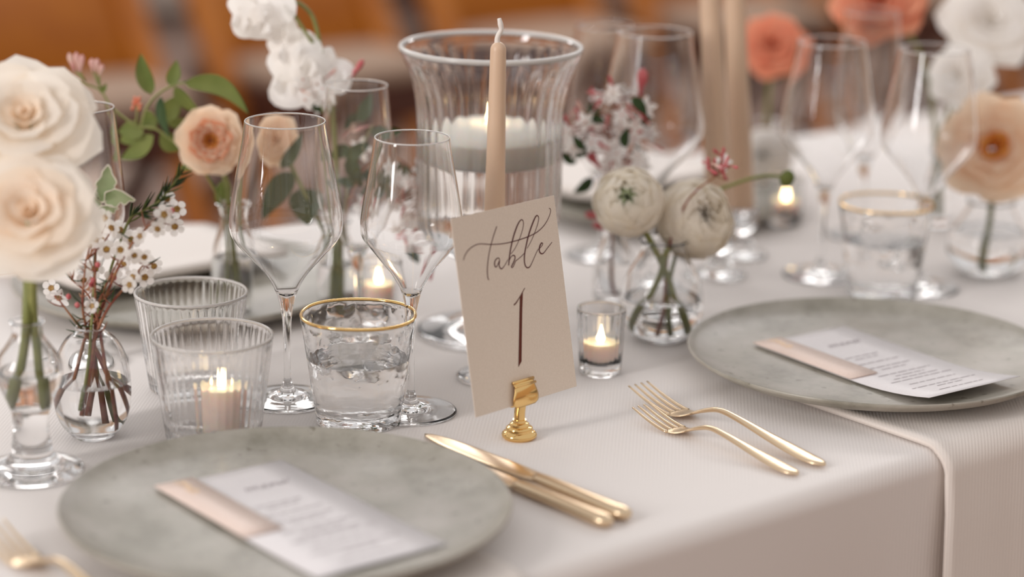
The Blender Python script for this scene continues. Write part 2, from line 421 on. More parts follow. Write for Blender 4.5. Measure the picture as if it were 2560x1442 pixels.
MENU_STROKES = [[(0, 0), (.04, .62), (.09, .8), (.12, .5), (.11, .05)], [(.12, .4), (.19, .78), (.23, .5), (.22, .05)], [(.23, .4), (.30, .78), (.34, .45), (.35, .1), (.42, .2)],
                [(.42, .35), (.52, .6), (.53, .75), (.46, .65), (.44, .3), (.5, .08), (.6, .3)], [(.6, .15), (.63, .72), (.65, .4), (.65, .05)], [(.66, .4), (.72, .75), (.77, .45), (.77, .1), (.83, .5)],
                [(.83, .75), (.81, .3), (.86, .08), (.93, .5), (.95, .75), (.94, .15), (1.0, .3), (1.15, 1.1)]]
def menu(t, n, ang, z, label, curl=0.0, tagcard=True, lab2=None):
    """menu card: w across .102, l along .205; local x across (left to right for the diner), y away from diner"""
    W, Lh = .102, .205
    C = T(t, n, z)
    root = thing('menu_card', C, label, 'menu', 'menu cards on the charger plates')
    ex = table_dir(ang); ey = Vector((-ex.y, ex.x, 0))
    def P(x, y, lift=0.0):
        yy = y
        h = curl * max(0, (-y - .02) / (Lh / 2)) ** 2
        return ex * x + ey * yy + Vector((0, 0, h + lift))
    mesh('paper', sheet(lambda u, v: P((u - .5) * W, (v - .5) * Lh), 4, 16), M_menu, root, solid=.0005)
    hd = []
    for st in MENU_STROKES:
        pts = [P(-.004 + a * .034, .058 + b * .009) for a, b in st]
        hd.append(ribbon(pts, [.0008, .0012, .0008], Vector((0, 0, 1)), .0006))
    mesh('heading', join(*hd), M_grayink, root, smooth=False)
    tx = []
    rr = random.Random(3)
    y = .028
    while y > -.09:
        wl = rr.uniform(.03, .075); x = -wl / 2 + .004
        while x < wl / 2:
            ww = rr.uniform(.004, .012); x2 = min(x + ww, wl / 2)
            tx.append(([P(x, y, .0006), P(x2, y, .0006), P(x2, y + .0013, .0006), P(x, y + .0013, .0006)], [(0, 1, 2, 3)])); x = x2 + .0016
        y -= .0065 if rr.random() < .7 else .0125
    mesh('printed_lines', join(*tx), M_grayink, root, smooth=False)
    if tagcard:
        tr = thing('name_card', C + Vector((0, 0, .0012)), lab2, 'name card', 'blush name cards on the menus')
        x0, x1, y0, y1 = -W / 2 - .0015, -W / 2 + .029, Lh / 2 - .118, Lh / 2 + .001
        mesh('card_paper', sheet(lambda u, v: P(x0 + (x1 - x0) * u, y0 + (y1 - y0) * v, .0003), 2, 8), M_blush, tr, solid=.0008)
        sts = []
        for st in MENU_STROKES[:4]:
            sts.append(ribbon([P(x0 + .013 + .009 * b, y1 - .004 - a * .045, .0009) for a, b in st], [.001, .0016, .001], Vector((0, 0, 1)), .0003))
        mesh('gold_script', join(*sts), M_goldink, tr, smooth=False)
# menu corners seen in the photo: far-left corner and far-right corner, on the plate well
for (pa, pb, zz, curl, l1, l2) in (((395, 1219), (700, 1150), .0165, .002, 'white menu card on the plate beside the gold knives', 'blush name card on the menu beside the gold knives'),
                                   ((1889, 860), (2108, 815), .0165, .014, 'white menu card on the plate beside the gold forks', 'blush name card on the menu beside the gold forks')):
    a, b = G(*pa, zz), G(*pb, zz); ex = (b - a).normalized(); ey = Vector((-ex.y, ex.x, 0))
    c = (a + b) / 2 - ey * .1025
    ang = math.degrees(math.atan2(ex.y, ex.x))
    menu(c.dot(E_) / S, c.dot(N_) / S, ang, zz, l1, curl, True, l2)
def laid_napkin(tc, label):
    """thick folded napkin laid over the far half of a far plate, out to the far table edge"""
    t0, t1 = tc - .11, tc + .12
    def f(u, v):
        n = -1.955 + (FE + .01 + 1.955) * v; t = t0 + (t1 - t0) * u
        return T(t, n, .0235 + .004 * math.exp(-(v / .12) ** 2) - .010 * max(0, v - .75) / .25)
    o = mesh('napkin', sheet(f, 12, 14), M_napkin, solid=.007); tag(o, label, 'napkin', 'folded linen napkins')
laid_napkin(1.225, 'thick folded napkin on the far plate behind the ribbed tumblers')
laid_napkin(1.867, 'thick folded napkin on the far plate behind the white ranunculus')

# ------------------------------------------------------------------ cutlery
def loft(path, n=14):
    """path: (centre Vector, side Vector, up Vector, half width, half thickness) -> ellipse sections"""
    vs_, fs = [], []
    for (c, s_, u_, a, b) in path:
        for j in range(n):
            th = 2 * pi * j / n; vs_.append(c + s_ * (a * cos(th)) + u_ * (b * sin(th)))
    m_ = len(path)
    for i in range(m_ - 1):
        for j in range(n):
            k = (j + 1) % n; fs.append((i * n + j, i * n + k, (i + 1) * n + k, (i + 1) * n + j))
    fs.append(tuple(range(n - 1, -1, -1))); fs.append(tuple((m_ - 1) * n + j for j in range(n)))
    return vs_, fs
def interp(tab, s):
    n = len(tab)
    for i in range(n - 1):
        if s <= tab[i + 1][0] or i == n - 2:
            p = [tab[max(i - 1, 0)], tab[i], tab[i + 1], tab[min(i + 2, n - 1)]]
            x = min(1, (s - p[1][0]) / (p[2][0] - p[1][0])); out = []
            for c in range(1, len(tab[0])):
                h = p[2][0] - p[1][0]
                m1 = (p[2][c] - p[0][c]) / max(p[2][0] - p[0][0], 1e-9) * h; m2 = (p[3][c] - p[1][c]) / max(p[3][0] - p[1][0], 1e-9) * h
                out.append((2*x**3-3*x*x+1)*p[1][c] + (x**3-2*x*x+x)*m1 + (-2*x**3+3*x*x)*p[2][c] + (x**3-x*x)*m2)
            return out
def fork(tip, end, label, L=.205):
    A, B = Vector(tip), Vector(end); A.z = B.z = TZ
    d = (B - A); d.z = 0; d.normalize(); s_ = Vector((-d.y, d.x, 0)); up = Vector((0, 0, 1))
    root = thing('dinner_fork', B - d * (L / 2), label, 'fork', 'gold forks')
    o0 = B - d * L - root.location
    ztab = [(0, .0145), (.022, .0075), (.044, .0032), (.058, .0042), (.074, .0110), (.092, .0165), (.110, .0155), (.150, .0092), (.185, .0045), (.205, .0034)]
    wtab = [(.046, .0117, .0011), (.056, .0112, .0011), (.066, .0070, .0013), (.078, .0030, .0018), (.092, .0026, .0021), (.130, .0046, .0021), (.172, .0078, .0019), (.192, .0074, .0018), (.201, .0050, .0015), (.205, .0012, .0008)]
    q = L / .205; wq = q ** .5
    ztab = [(a * q, b * q) for a, b in ztab]; wtab = [(a * q, b * wq, c * wq) for a, b, c in wtab]
    def z(s): return interp(ztab, s)[0]
    def sec(s, a, b):
        dz = (z(min(s + .001, L)) - z(max(s - .001, 0))) / .002; t = (d + up * dz).normalized(); u_ = (up - t * up.dot(t)).normalized()
        return (o0 + d * s + up * z(s), s_, u_, a, b)
    mesh('handle', loft([sec(s, *interp(wtab, s)) for s in [.0665 * q + (L - .0665 * q) * k / 40 for k in range(41)]]), M_goldsatin, root)
    mesh('head', loft([sec(s, *interp(wtab, s)) for s in [(.0455 + .022 * k / 14) * q for k in range(15)]]), M_goldsatin, root)
    for k in range(4):
        off = (-.0100 + k * .00667) * wq
        pth = []
        for j in range(15):
            s = .048 * q * (1 - j / 14); c, sd, u_, a, b = sec(s, 1, 1)
            wdt = .0020 * wq * (1 - .55 * (j / 14) ** 2.0); pth.append((c + s_ * off, sd, u_, wdt, .0011 * (1 - .5 * j / 14)))
        mesh('tine', loft(pth, 8), M_goldsatin, root)
# handle ends and tine directions read from the photo
for (pt, pe, lb, fl_) in (((1585, 955, .0145), (2062, 1163, .003), 'longer gold fork of the pair, lying nearer the grey plate', .204), ((1585, 1006, .0120), (1995, 1184, .003), 'shorter gold fork of the pair, lying nearer the table number', .168)):
    fork(G(*pt), G(*pe), lb, fl_)
fe = G(40, 1395); fork(fe - N_ * .035, fe + N_ * .17, 'gold fork on the far side of the plate from the knives')
def knife(end, ang, label, L=.232):
    B = Vector(end); B.z = TZ; d = -table_dir(ang); s_ = Vector((-d.y, d.x, 0)); up = Vector((0, 0, 1))   # d: tip -> end
    root = thing('dinner_knife', B - d * (L / 2), label, 'knife', 'gold knives')
    o0 = B - d * L - root.location
    hl = .098
    wt = [(0, .0055, .0035), (.012, .0062, .0042), (.05, .0066, .0046), (.085, .0078, .0050), (hl - .008, .0074, .0048), (hl - .002, .0048, .003), (hl, .0015, .001)]
    mesh('handle', loft([(o0 + d * (L - hl + s) + up * .0055, s_, up, *interp(wt, s)) for s in [hl * k / 30 for k in range(31)]]), M_goldsatin, root)
    bl = L - hl + .006
    bw = [(0, .0008, .0003), (.006, .0045, .0007), (.03, .0088, .0009), (.09, .0098, .0011), (bl - .014, .0088, .0013), (bl - .006, .0062, .0022), (bl, .0050, .0030)]
    mesh('blade', loft([(o0 + d * s + s_ * (.0022 * (1 - s / bl)) + up * (.0055 - .0035 * (1 - s / bl)), s_, up, *interp(bw, s)) for s in [bl * k / 30 for k in range(31)]]), M_goldsatin, root)
knife(G(1574, 1291, .005), 130.5, 'gold knife beside the table number, blade fully showing')
knife(G(1529, 1309, .005), 131.5, 'gold knife with its blade tucked under the grey plate rim')

# ------------------------------------------------------------------ table number card and gold stand
def table_number():
    P0 = G(1298, 1094)
    a, Wd, Hh, le = .8077, .1117, .1503, .1898
    C = P0 + Vector((.0055, 0, .0292))
    r_ = Vector((cos(a), sin(a), 0)); nh = Vector((sin(a), -cos(a), 0))
    up = Vector((0, 0, 1)) * cos(le) - nh * sin(le); nrm = r_.cross(up).normalized()
    if nrm.dot(CAM - C) < 0: nrm = -nrm
    root = thing('table_number_card', C, 'upright table number card reading Table 1 in script', 'card')
    mesh('card_paper', sheet(lambda u, v: r_ * ((u - .5) * Wd) + up * (v * Hh), 4, 6), M_paper, root, smooth=False, solid=.0005)
    O = C + nrm * .0004
    def pp(x, y): return on_plane(1120 + x / 5.768, 470 + y / 5.768, O, nrm) - C
    k = mpp(C)
    ST = [([(225, 1040), (240, 980), (290, 900), (370, 835), (460, 805), (620, 812), (780, 803), (920, 775), (1050, 738), (1180, 690), (1290, 630), (1380, 545), (1440, 450), (1475, 360), (1478, 305), (1455, 290)], [1.7, 1.8, 1.6, 1.8, 2.0, 1.7, 1.4, 1.2]),
          ([(703, 552), (660, 680), (620, 820), (590, 960), (572, 1100), (568, 1210), (575, 1290), (590, 1325)], [2.0, 1.8, 1.8, 2.2, 2.2, 1.7]),
          ([(745, 1040), (735, 1012), (705, 1015), (675, 1060), (675, 1115), (690, 1138), (715, 1110), (740, 1050)], [1.5, 2.0, 2.8, 2.0, 1.5]),
          ([(745, 1040), (738, 1110), (755, 1155), (780, 1160), (820, 1110), (865, 1030)], [2.4, 2.6, 2.2, 1.5, 1.2]),
          ([(905, 950), (960, 880), (1020, 760), (1075, 600), (1088, 500), (1070, 458), (1040, 470), (1000, 540), (950, 680), (915, 820), (890, 960), (875, 1115)], [1.2, 1.3, 1.6, 2.0, 3.4, 3.2, 2.8]),
          ([(880, 1050), (915, 985), (950, 970), (968, 1000), (950, 1060), (925, 1110), (915, 1140), (935, 1140), (960, 1090), (975, 1050)], [1.3, 2.4, 2.6, 1.8, 1.6]),
          ([(975, 1050), (1040, 1000), (1105, 935)], [1.4, 1.5, 1.3]),
          ([(1140, 870), (1210, 740), (1280, 560), (1308, 450), (1295, 400), (1265, 410), (1220, 510), (1165, 670), (1125, 840), (1103, 970), (1105, 1080), (1130, 1140), (1165, 1145), (1195, 1110), (1240, 1010), (1290, 900), (1320, 870)], [1.2, 1.4, 2.0, 3.4, 3.2, 2.8, 2.2, 1.4, 1.2]),
          ([(1320, 870), (1355, 830), (1365, 800), (1345, 795), (1320, 850), (1318, 910), (1345, 945), (1380, 935), (1430, 870), (1500, 780)], [1.3, 1.8, 3.0, 2.8, 1.8, 1.3])]
    for pts, wd in ST:
        mesh('script_stroke', ribbon([pp(*p) for p in pts], [x * k * 1.2 for x in wd], nrm, .0001), M_ink, root, smooth=False)
    def pq(x, y): return on_plane(1220 + x / 3.433, 700 + y / 3.433, O, nrm) - C + nrm * .0001
    flag = ribbon([pq(222, 214), (pq(245, 190)), pq(275, 140), pq(298, 100), pq(316, 68)], [3.6 * k, 3.2 * k, 1.8 * k, 2.0 * k, 1.8 * k], nrm, 0)
    stem = [pq(299, 105), pq(294, 250), pq(291, 450), pq(288, 697), pq(261, 746), pq(266, 500), pq(270, 300), pq(274, 150)]
    mesh('numeral', join(flag, (stem, [tuple(range(8))])), M_copper, root, smooth=False)
    # stand
    st = thing('card_stand', P0, 'small polished gold stand gripping the table number card', 'card stand')
    u = mpp(P0)
    prof = [(0, .0150), (.0052, .0150), (.0052, .0128), (.0068, .0124), (.0075, .0116), (.0076, .0098)] + sm2([(.0094, .0094), (.0103, .0085), (.0106, .0062)], 4) + sm2([(.0118, .0056), (.0134, .0040), (.0136, .0022), (.0124, .0006)], 4) + [(.0118, 0), (0, 0)]
    mesh('base', lathe(prof, 48), M_gold, st, sharp=35)
    top = C - P0
    sh = -top.dot(r_) * 1.0
    jc = top + r_ * sh                      # jaw centre: the point of the card's foot nearest above the post
    pe = Vector((jc.x * .5, jc.y * .5, .0335))
    mesh('post', tube([Vector((0, 0, .0125)), Vector((0, 0, .020)), Vector((pe.x * .5, pe.y * .5, .027)), pe], [.0043, .0043, .0042, .0036], 20, 4), M_gold, st)
    # jaws: shaped sprung plates with a rolled lip
    b0 = jc + up * .0015 + nrm * .0020
    jt = [(-.0035, .0092), (-.0028, .0118), (-.0012, .0134), (.0010, .0138), (.0040, .0132), (.0080, .0118), (.0110, .0108), (.0150, .0106)]   # height, half width
    def jaw(off, sg):
        def f(u, v):
            hgt = -.0035 + .0185 * v; hw = interp(jt, hgt)[0]; x = (u - .5) * 2 * hw
            return b0 + nrm * (off + sg * (.0016 * (1 - (x / .0145) ** 2) + .0012 * sin(pi * v))) + r_ * x + up * hgt
        return sheet(f, 14, 12)
    mesh('front_jaw', jaw(-.0002, 1), M_gold, st, solid=.0009)
    mesh('back_jaw', jaw(-.0042, -1), M_gold, st, solid=.0009)
    lip = b0 + up * .0158 + nrm * .0004
    mesh('lip', tube([lip - r_ * .0112, lip + r_ * .0112], .0013, 12), M_gold, st)
    lip2 = b0 + up * .0128 + nrm * .0022
    mesh('lip', tube([lip2 - r_ * .0112, lip2 + r_ * .0112], .0011, 12), M_gold, st)
table_number()

# ------------------------------------------------------------------ glassware
def round_rim(r0, z0, wall):
    h = wall / 2
    return [(r0 - h - h * cos(a), z0 - h + h * sin(a)) for a in [pi * k / 8 for k in range(9)]]
def rim_glint(root, r0, z0, wall, k=.62):
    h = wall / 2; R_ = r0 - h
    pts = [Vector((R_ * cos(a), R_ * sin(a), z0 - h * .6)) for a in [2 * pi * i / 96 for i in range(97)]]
    mesh('rim', tube(pts, wall * k, 8, cap=False), M_rim, root)  # pale ring added over the glass edge to stand for its highlight
def prof_px(g, pts):
    """(pixel row, half width in pixels) of a silhouette standing at ground pixel g -> (radius, height)"""
    P = G(*g); out = []
    for y, hw in pts:
        q = V(g[0], y, P.y); out.append((hw * mpp(q), q.z - TZ))
    return P, out
def stemware(g, bowl, inner_y, stem, foot_px, label, group, wall=.0011, name='wine_glass', n=56):
    P, ob = prof_px(g, bowl)                    # rim -> stem top
    _, zi = prof_px(g, [(inner_y, 0)]); zi = zi[0][1]
    _, st = prof_px(g, stem)
    full = sm2(ob + st + [(st[-1][0] * 1.12, .0175)], 7)
    outer = full[:7 * (len(ob) - 1) + 1]
    inner = [(max((r - wall) * min(1, (z - zi) / .005) ** .5, .0003), z) for r, z in outer if z > zi + .0012]
    inner = [(0, zi)] + inner[::-1]
    rimz = outer[0][1]; r0 = outer[0][0]
    bw = inner[:-1] + round_rim(r0, rimz, wall) + outer[1:]
    root = thing(name, P, label, 'wine glass' if 'flute' not in name else 'glass', group)
    mesh('bowl', lathe(bw, n), M_glass, root)
    rim_glint(root, r0, rimz, wall, .46)
    fr = foot_px * mpp(P)
    sl = full[7 * (len(ob) - 1):]
    mesh('stem', lathe(sl, n), M_glass, root)
    e = sl[-1]
    ft = sm2([e, (e[0] * 1.9, .0095), (fr * .42, .0052), (fr * .75, .0036), (fr * .97, .0026)], 5) + [(fr, .0016), (fr * .985, .0003), (fr * .93, 0), (fr * .85, .0006), (fr * .4, .0014), (0, .002)]
    mesh('foot', lathe(ft, n), M_glass, root)
    return root
W1 = [(301, 102), (345, 108), (400, 118), (460, 129), (515, 138), (552, 142), (580, 139), (605, 124), (640, 92), (675, 60), (710, 36), (745, 22), (790, 12.5)]
stemware((719, 1000), W1, 742, [(850, 9.5), (920, 8.5), (960, 9.5)], 112, 'wide-bowled wine glass beside the ribbed tumblers', 'angular wine glasses')
W2 = [(342, 95), (385, 101), (430, 109), (480, 118), (530, 126), (562, 129), (590, 125), (615, 106), (645, 82), (680, 53), (715, 31), (745, 21), (790, 12)]
stemware((1027, 1030), W2, 742, [(860, 9.2), (940, 8.5), (985, 9.5)], 116, 'wide-bowled wine glass behind the gold-rimmed tumbler', 'angular wine glasses')
FL = [(212, 78), (260, 82), (320, 87), (390, 93), (450, 96), (490, 93), (540, 74), (590, 44), (630, 24), (670, 13), (710, 9)]
stemware((893, 850), FL, 628, [(750, 8), (790, 8), (815, 9)], 92, 'tall champagne flute in front of the white sweet peas', 'champagne flutes', name='champagne_flute')
def shift(pr, y0, y1, k):                       # the same glass, further off: rows scaled about its ground row
    return [(y1 + (y - y0) * k, hw * k) for y, hw in pr]
stemware((228, 905), shift(FL, 850, 905, 1.0), 905 - 222, [(805, 8), (845, 8), (870, 9)], 92, 'tall champagne flute half hidden behind the cream roses', 'champagne flutes', name='champagne_flute')
def far_wine(g, k, label):
    stemware(g, shift(W1, 1000, g[1], k), g[1] - 258 * k, [(g[1] - 150 * k, 9.5 * k), (g[1] - 80 * k, 8.5 * k), (g[1] - 40 * k, 9.5 * k)], 112 * k, label, 'angular wine glasses', n=40)
def far_flute(g, k, label):
    stemware(g, shift(FL, 850, g[1], k), g[1] - 222 * k, [(g[1] - 100 * k, 8 * k), (g[1] - 60 * k, 8 * k), (g[1] - 35 * k, 9 * k)], 92 * k, label, 'champagne flutes', name='champagne_flute', n=40)
far_wine((1617, 722), .92, 'wine glass beside the pair of taupe candles')
far_flute((1497, 640), .906, 'champagne flute between the footed candle vase and the candles')
far_wine((2050, 690), .84, 'wine glass beyond the plate beside the forks, between the candles and the far tumbler')
far_wine((2300, 722), .86, 'wine glass beyond the plate beside the forks, beside the peach rose')
far_flute((2150, 590), .88, 'champagne flute beyond the plate beside the forks under the coral flowers')

def tumbler(g, rim, base, label, cat_mat, wall=.0022, ribs=0, rib_amp=.012, name='ribbed_tumbler', group=None, floor_h=.008, water=None, n=96, goldrim=False):
    P, pr = prof_px(g, [rim, base]); (r1, z1), (r0, _) = pr
    f = (lambda a, z: 1 + rib_amp * cos(ribs * a)) if ribs else None
    K = 14
    outer = [(r1 + (r0 - r1) * k / K, z1 + (.004 - z1) * k / K) for k in range(K + 1)] + [(r0 * .985, .0012), (r0 * .95, 0), (r0 * .55, .0008), (0, .0012)]
    ro = lambda z: r1 + (r0 - r1) * (z1 - z) / z1
    inner = [(0, floor_h), (ro(floor_h) * .85, floor_h)] + [(ro(z) - wall, z) for z in [floor_h + .003 + (z1 - floor_h - .004) * k / K for k in range(K + 1)]]
    root = thing(name, P, label, 'tumbler', group)
    ii, oo = inner, outer
    def fn(a, z): return f(a, z) if f else 1
    ii = ii[:-1]
    prof = ii + round_rim(r1, z1, wall) + oo[1:]
    ni = len(ii) + 8
    geo = lathe(prof, n if not ribs else ribs * 6)
    if ribs:                                     # flutes pressed into the outside only, fading towards rim
        vv = []
        rings = {}
        cnt = 0
        idx = 0
        nn = ribs * 6
        for pi_, (r, z) in enumerate(prof):
            if r < 1e-6: vv.append(geo[0][idx]); idx += 1; continue
            for j in range(nn):
                x, y, zz = geo[0][idx]; idx += 1
                if pi_ > ni and z > .001:
                    s_ = 1 + rib_amp * (abs(cos(ribs * atan_(x, y) / 2)) - .6) * min(1, (z1 - z) / .004)
                    x *= s_; y *= s_
                vv.append((x, y, zz))
        geo = (vv, geo[1])
    mesh('glass', geo, cat_mat, root, sharp=None)
    if not goldrim: rim_glint(root, r1, z1, wall, .55)
    if water:
        zw = V(g[0], water, P.y).z - TZ
        ww = [(0, zw), (ro(zw) - wall * .75, zw)] + [(ro(z) - wall * .75, z) for z in [zw - (zw - floor_h - .002) * k / 8 for k in range(1, 9)]] + [(ro(floor_h) * .85, floor_h - .0004), (0, floor_h - .0004)]
        mesh('water', lathe(ww, 72), M_water, root, sharp=50)
    if goldrim:
        ring = []
        pts = [Vector(((r1 - wall * .45) * cos(a), (r1 - wall * .45) * sin(a), z1 - .0002 + .0004 * sin(3 * a))) for a in [2 * pi * k / 72 for k in range(73)]]
        mesh('gold_rim', tube(pts, .00135, 8, cap=False), M_gold, root)
    return root, P, (r0, r1, z1, floor_h)
def atan_(x, y): return math.atan2(y, x)
tumbler((896, 1054), (785, 146), (1054, 106), 'hammered water tumbler with a gold rim beside the table number', M_hammer, name='gold_rim_tumbler', group='gold-rimmed water tumblers', floor_h=.011, water=890, goldrim=True)
tumbler((2203, 735), (507, 118), (735, 86), 'hammered water tumbler with a gold rim beyond the plate beside the forks', M_hammer, name='gold_rim_tumbler', group='gold-rimmed water tumblers', floor_h=.010, water=600, goldrim=True, n=64)
rt, RP, rdim = tumbler((534, 1098), (836, 154), (1098, 118), 'clear ribbed tumbler holding a lit blush candle', M_rib, ribs=44, rib_amp=.012, group='clear ribbed tumblers')
tumbler((482, 968), (728, 142), (968, 108), 'clear empty ribbed tumbler behind the candle tumbler', M_rib, ribs=44, rib_amp=.012, group='clear ribbed tumblers')

def flame_part(root, x, y, z, h=.016, r=.0035):
    mesh('wick', tube([(x, y, z - .001), (x + .0004, y, z + .0035)], .0006, 6), M_burnt, root)
    pr = [(0, z + .001 + h), (r * .25, z + .001 + h * .82), (r * .7, z + .001 + h * .5), (r, z + .001 + h * .25), (r * .75, z + .001 + h * .08), (0, z + .001)]
    mesh('flame', lathe(sm2(pr, 3), 16), M_flame, root)
def candle_cyl(P, r, h, label, group, mat=M_wax, z0=0.0, flame=True, name='votive_candle'):
    root = thing(name, P + Vector((0, 0, z0)), label, 'candle', group)
    pr = [(0, h - .0022), (r * .7, h - .002), (r * .9, h - .0006), (r * .96, h), (r, h - .0012), (r * 1.0, .002), (r * .97, 0), (0, 0)]
    mesh('wax', lathe(pr, 40), mat, root, sharp=45)
    if flame: flame_part(root, 0, 0, h - .002)
    return root
candle_cyl(RP + Vector((.006, .004, 0)), .0185, .034, 'lit blush votive candle inside the ribbed tumbler', 'blush votive candles', z0=rdim[3] + .0002)

def votive(g, rim, base, wax_top, label, lab2):
    P, pr = prof_px(g, [rim, base]); (r1, z1), (r0, _) = pr
    wall = .002
    root = thing('votive_holder', P, label, 'candle holder', 'clear ribbed votive holders')
    ro = lambda z: r0 + (r1 - r0) * z / z1
    fl = .010
    prof = [(0, fl), (ro(fl) - wall, fl)] + [(ro(z) - wall, z) for z in [fl + (z1 - fl) * k / 6 for k in range(1, 6)]] + round_rim(r1, z1, wall) + [(ro(z), z) for z in [z1 * (1 - k / 6) for k in range(1, 6)]] + [(r0, .002), (r0 * .9, 0), (0, 0)]
    f = lambda a, z: 1 + .006 * cos(22 * a)
    mesh('glass', lathe(prof, 132, f), M_rib, root)
    rim_glint(root, r1, z1, wall, .55)
    zt = V(g[0], wax_top, P.y).z - TZ
    candle_cyl(P, ro(fl) - wall * 1.6, zt - fl - .0005, lab2, 'blush votive candles', z0=fl + .0004)
votive((1500, 930), (768, 62), (930, 52), 852, 'small ribbed glass votive holder behind the table number', 'lit blush votive candle behind the table number')
votive((946, 800), (650, 54), (800, 45), 705, 'small ribbed glass votive holder behind the gold-rimmed tumbler', 'lit blush votive candle behind the gold-rimmed tumbler')
votive((1962, 560), (440, 44), (560, 38), 497, 'small ribbed glass votive holder beyond the taupe candles', 'lit blush votive candle beyond the taupe candles')

# footed hurricane vase with floating candle
def hurricane():
    g = (1218, 830)
    P, ob = prof_px(g, [(114, 232), (135, 226), (170, 208), (215, 192), (262, 184), (310, 181), (380, 180), (460, 179), (530, 177), (575, 166), (610, 138), (640, 92), (665, 56), (690, 38), (720, 32), (750, 34)])
    outer = sm2(ob, 4)
    wall = .0042
    zi = prof_px(g, [(612, 0)])[1][0][1]
    inner = [(r - wall, z) for r, z in outer if z > zi + .006]
    inner = [(0, zi), (inner[-1][0] * .6, zi + .001)] + inner[::-1]
    r0, z0 = outer[0]
    root = thing('footed_hurricane_vase', P, 'large ribbed footed glass vase with a floating candle', 'vase')
    nb = len(inner)
    prof = inner[:-1] + round_rim(r0, z0, wall) + outer[1:]
    geo = lathe(prof, 30 * 6)
    vv = []
    for (x, y, z) in geo[0]:
        a = math.atan2(y, x); s_ = 1 + .013 * cos(30 * a) * min(1, max(0, (z0 - .008 - z) / .03)) * min(1, max(0, (z - .08) / .03)) if math.hypot(x, y) > .03 else 1
        vv.append((x * s_, y * s_, z))
    mesh('bowl', (vv, geo[1]), M_rib, root)
    rim_glint(root, r0, z0, wall, .56)
    fr = 180 * mpp(P)
    e = outer[-1]
    ft = sm2([e, (e[0] * 1.1, e[1] * .55), (e[0] * 2.0, .012), (fr * .6, .007), (fr * .95, .0045)], 5) + [(fr, .003), (fr * .98, .0003), (fr * .9, 0), (0, .001)]
    mesh('foot', lathe(ft, 60), M_glass_thick, root)
    zw = prof_px(g, [(338, 0)])[1][0][1]
    inn = [(r - wall * .85, z) for r, z in outer if zi + .006 < z < zw]
    ww = [(0, zw), (inn[0][0], zw)] + inn + [(inn[-1][0] * .6, zi + .0006), (0, zi - .0003)]
    mesh('water', lathe(ww, 60), M_water, root, sharp=50)
    cr_ = .0560
    fc = thing('floating_candle', P + Vector((0, 0, zw - .022)), 'lit white floating candle in the footed vase', 'candle')
    pr = sm2([(0, .033), (cr_ * .35, .0335), (cr_ * .66, .0325), (cr_ * .88, .0285), (cr_ * .97, .0245)], 4) + sm2([(cr_, .022), (cr_ * .985, .012), (cr_ * .92, .002)], 3) + [(cr_ * .82, 0), (0, 0)]
    mesh('wax', lathe(pr, 48), M_whitewax, fc, sharp=50)
    flame_part(fc, -.0075, -.004, .033, .019, .0042)
hurricane()

# taper candles in low glass holders
def taper(g, x_top, y_top, hw_top, hw_bot, label, lab2, wick=True, holder_h=.05, foot_px=88):
    P = G(*g); k = mpp(P)
    top = V(x_top, y_top, P.y)
    hold = thing('candlestick', P, lab2, 'candle holder', 'low glass candlesticks')
    fr = foot_px * k; rb = hw_bot * k
    pr = [(0, holder_h - .016), (rb + .0006, holder_h - .016), (rb + .0008, holder_h - .001), (rb + .0022, holder_h), (rb + .0036, holder_h - .001), (rb + .003, holder_h - .014)] + sm2([(rb * .9, holder_h - .022), (rb * .62, holder_h * .42), (rb * 1.0, .012), (fr * .55, .0062), (fr * .95, .0042)], 4) + [(fr, .003), (fr * .97, .0003), (fr * .9, 0), (0, .0008)]
    mesh('glass', lathe(pr, 48), M_glass_thick, hold)
    root = thing('taper_candle', P + Vector((0, 0, holder_h - .0155)), label, 'candle', 'taupe taper candles')
    b = Vector((0, 0, 0)); tp = top - root.location
    L = tp.length; ax = tp.normalized(); rt_ = hw_top * mpp(top)
    pts, rr = [], []
    for i in range(13): s_ = i / 12 * .972; pts.append(ax * (L * s_)); rr.append(rb + (rt_ - rb) * (i / 12))
    for q in (.3, .6, .85, .97): pts.append(ax * (L * (.972 + .028 * q))); rr.append(rt_ * math.sqrt(max(0, 1 - q * q)))
    n = 28
    vs_, fs = [], []
    sx = ax.orthogonal().normalized(); sy = ax.cross(sx)
    for p, r in zip(pts, rr):
        for j in range(n): a = 2 * pi * j / n; vs_.append(p + sx * (r * cos(a)) + sy * (r * sin(a)))
    for i in range(len(pts) - 1):
        for j in range(n): q = (j + 1) % n; fs.append((i * n + j, i * n + q, (i + 1) * n + q, (i + 1) * n + j))
    fs.append(tuple(range(n - 1, -1, -1))); fs.append(tuple((len(pts) - 1) * n + j for j in range(n)))
    mesh('wax', (vs_, fs), M_taper, root)
    if wick:
        wk = [V(1244, 112, P.y), V(1243, 98, P.y), V(1247, 86, P.y), V(1253, 74, P.y), V(1251, 60, P.y), V(1248, 46, P.y)]
        mesh('wick', tube([p - root.location for p in wk], [.0024, .0021, .0020, .0018, .0022, .0015], 8, 4), M_wick, root)
taper((1228, 945), 1246, 104, 20, 31, 'unlit taupe taper candle standing behind the table number', 'low glass candlestick behind the table number')
taper((1796, 690), 1772, -60, 25, 34, 'unlit taupe taper candle of the pair, nearer the white ranunculus', 'low glass candlestick nearer the white ranunculus', False, foot_px=70)
taper((1852, 640), 1834, -75, 25, 33, 'unlit taupe taper candle of the pair, nearer the coral flower', 'low glass candlestick of the taupe candle by the coral flowers', False, foot_px=66)

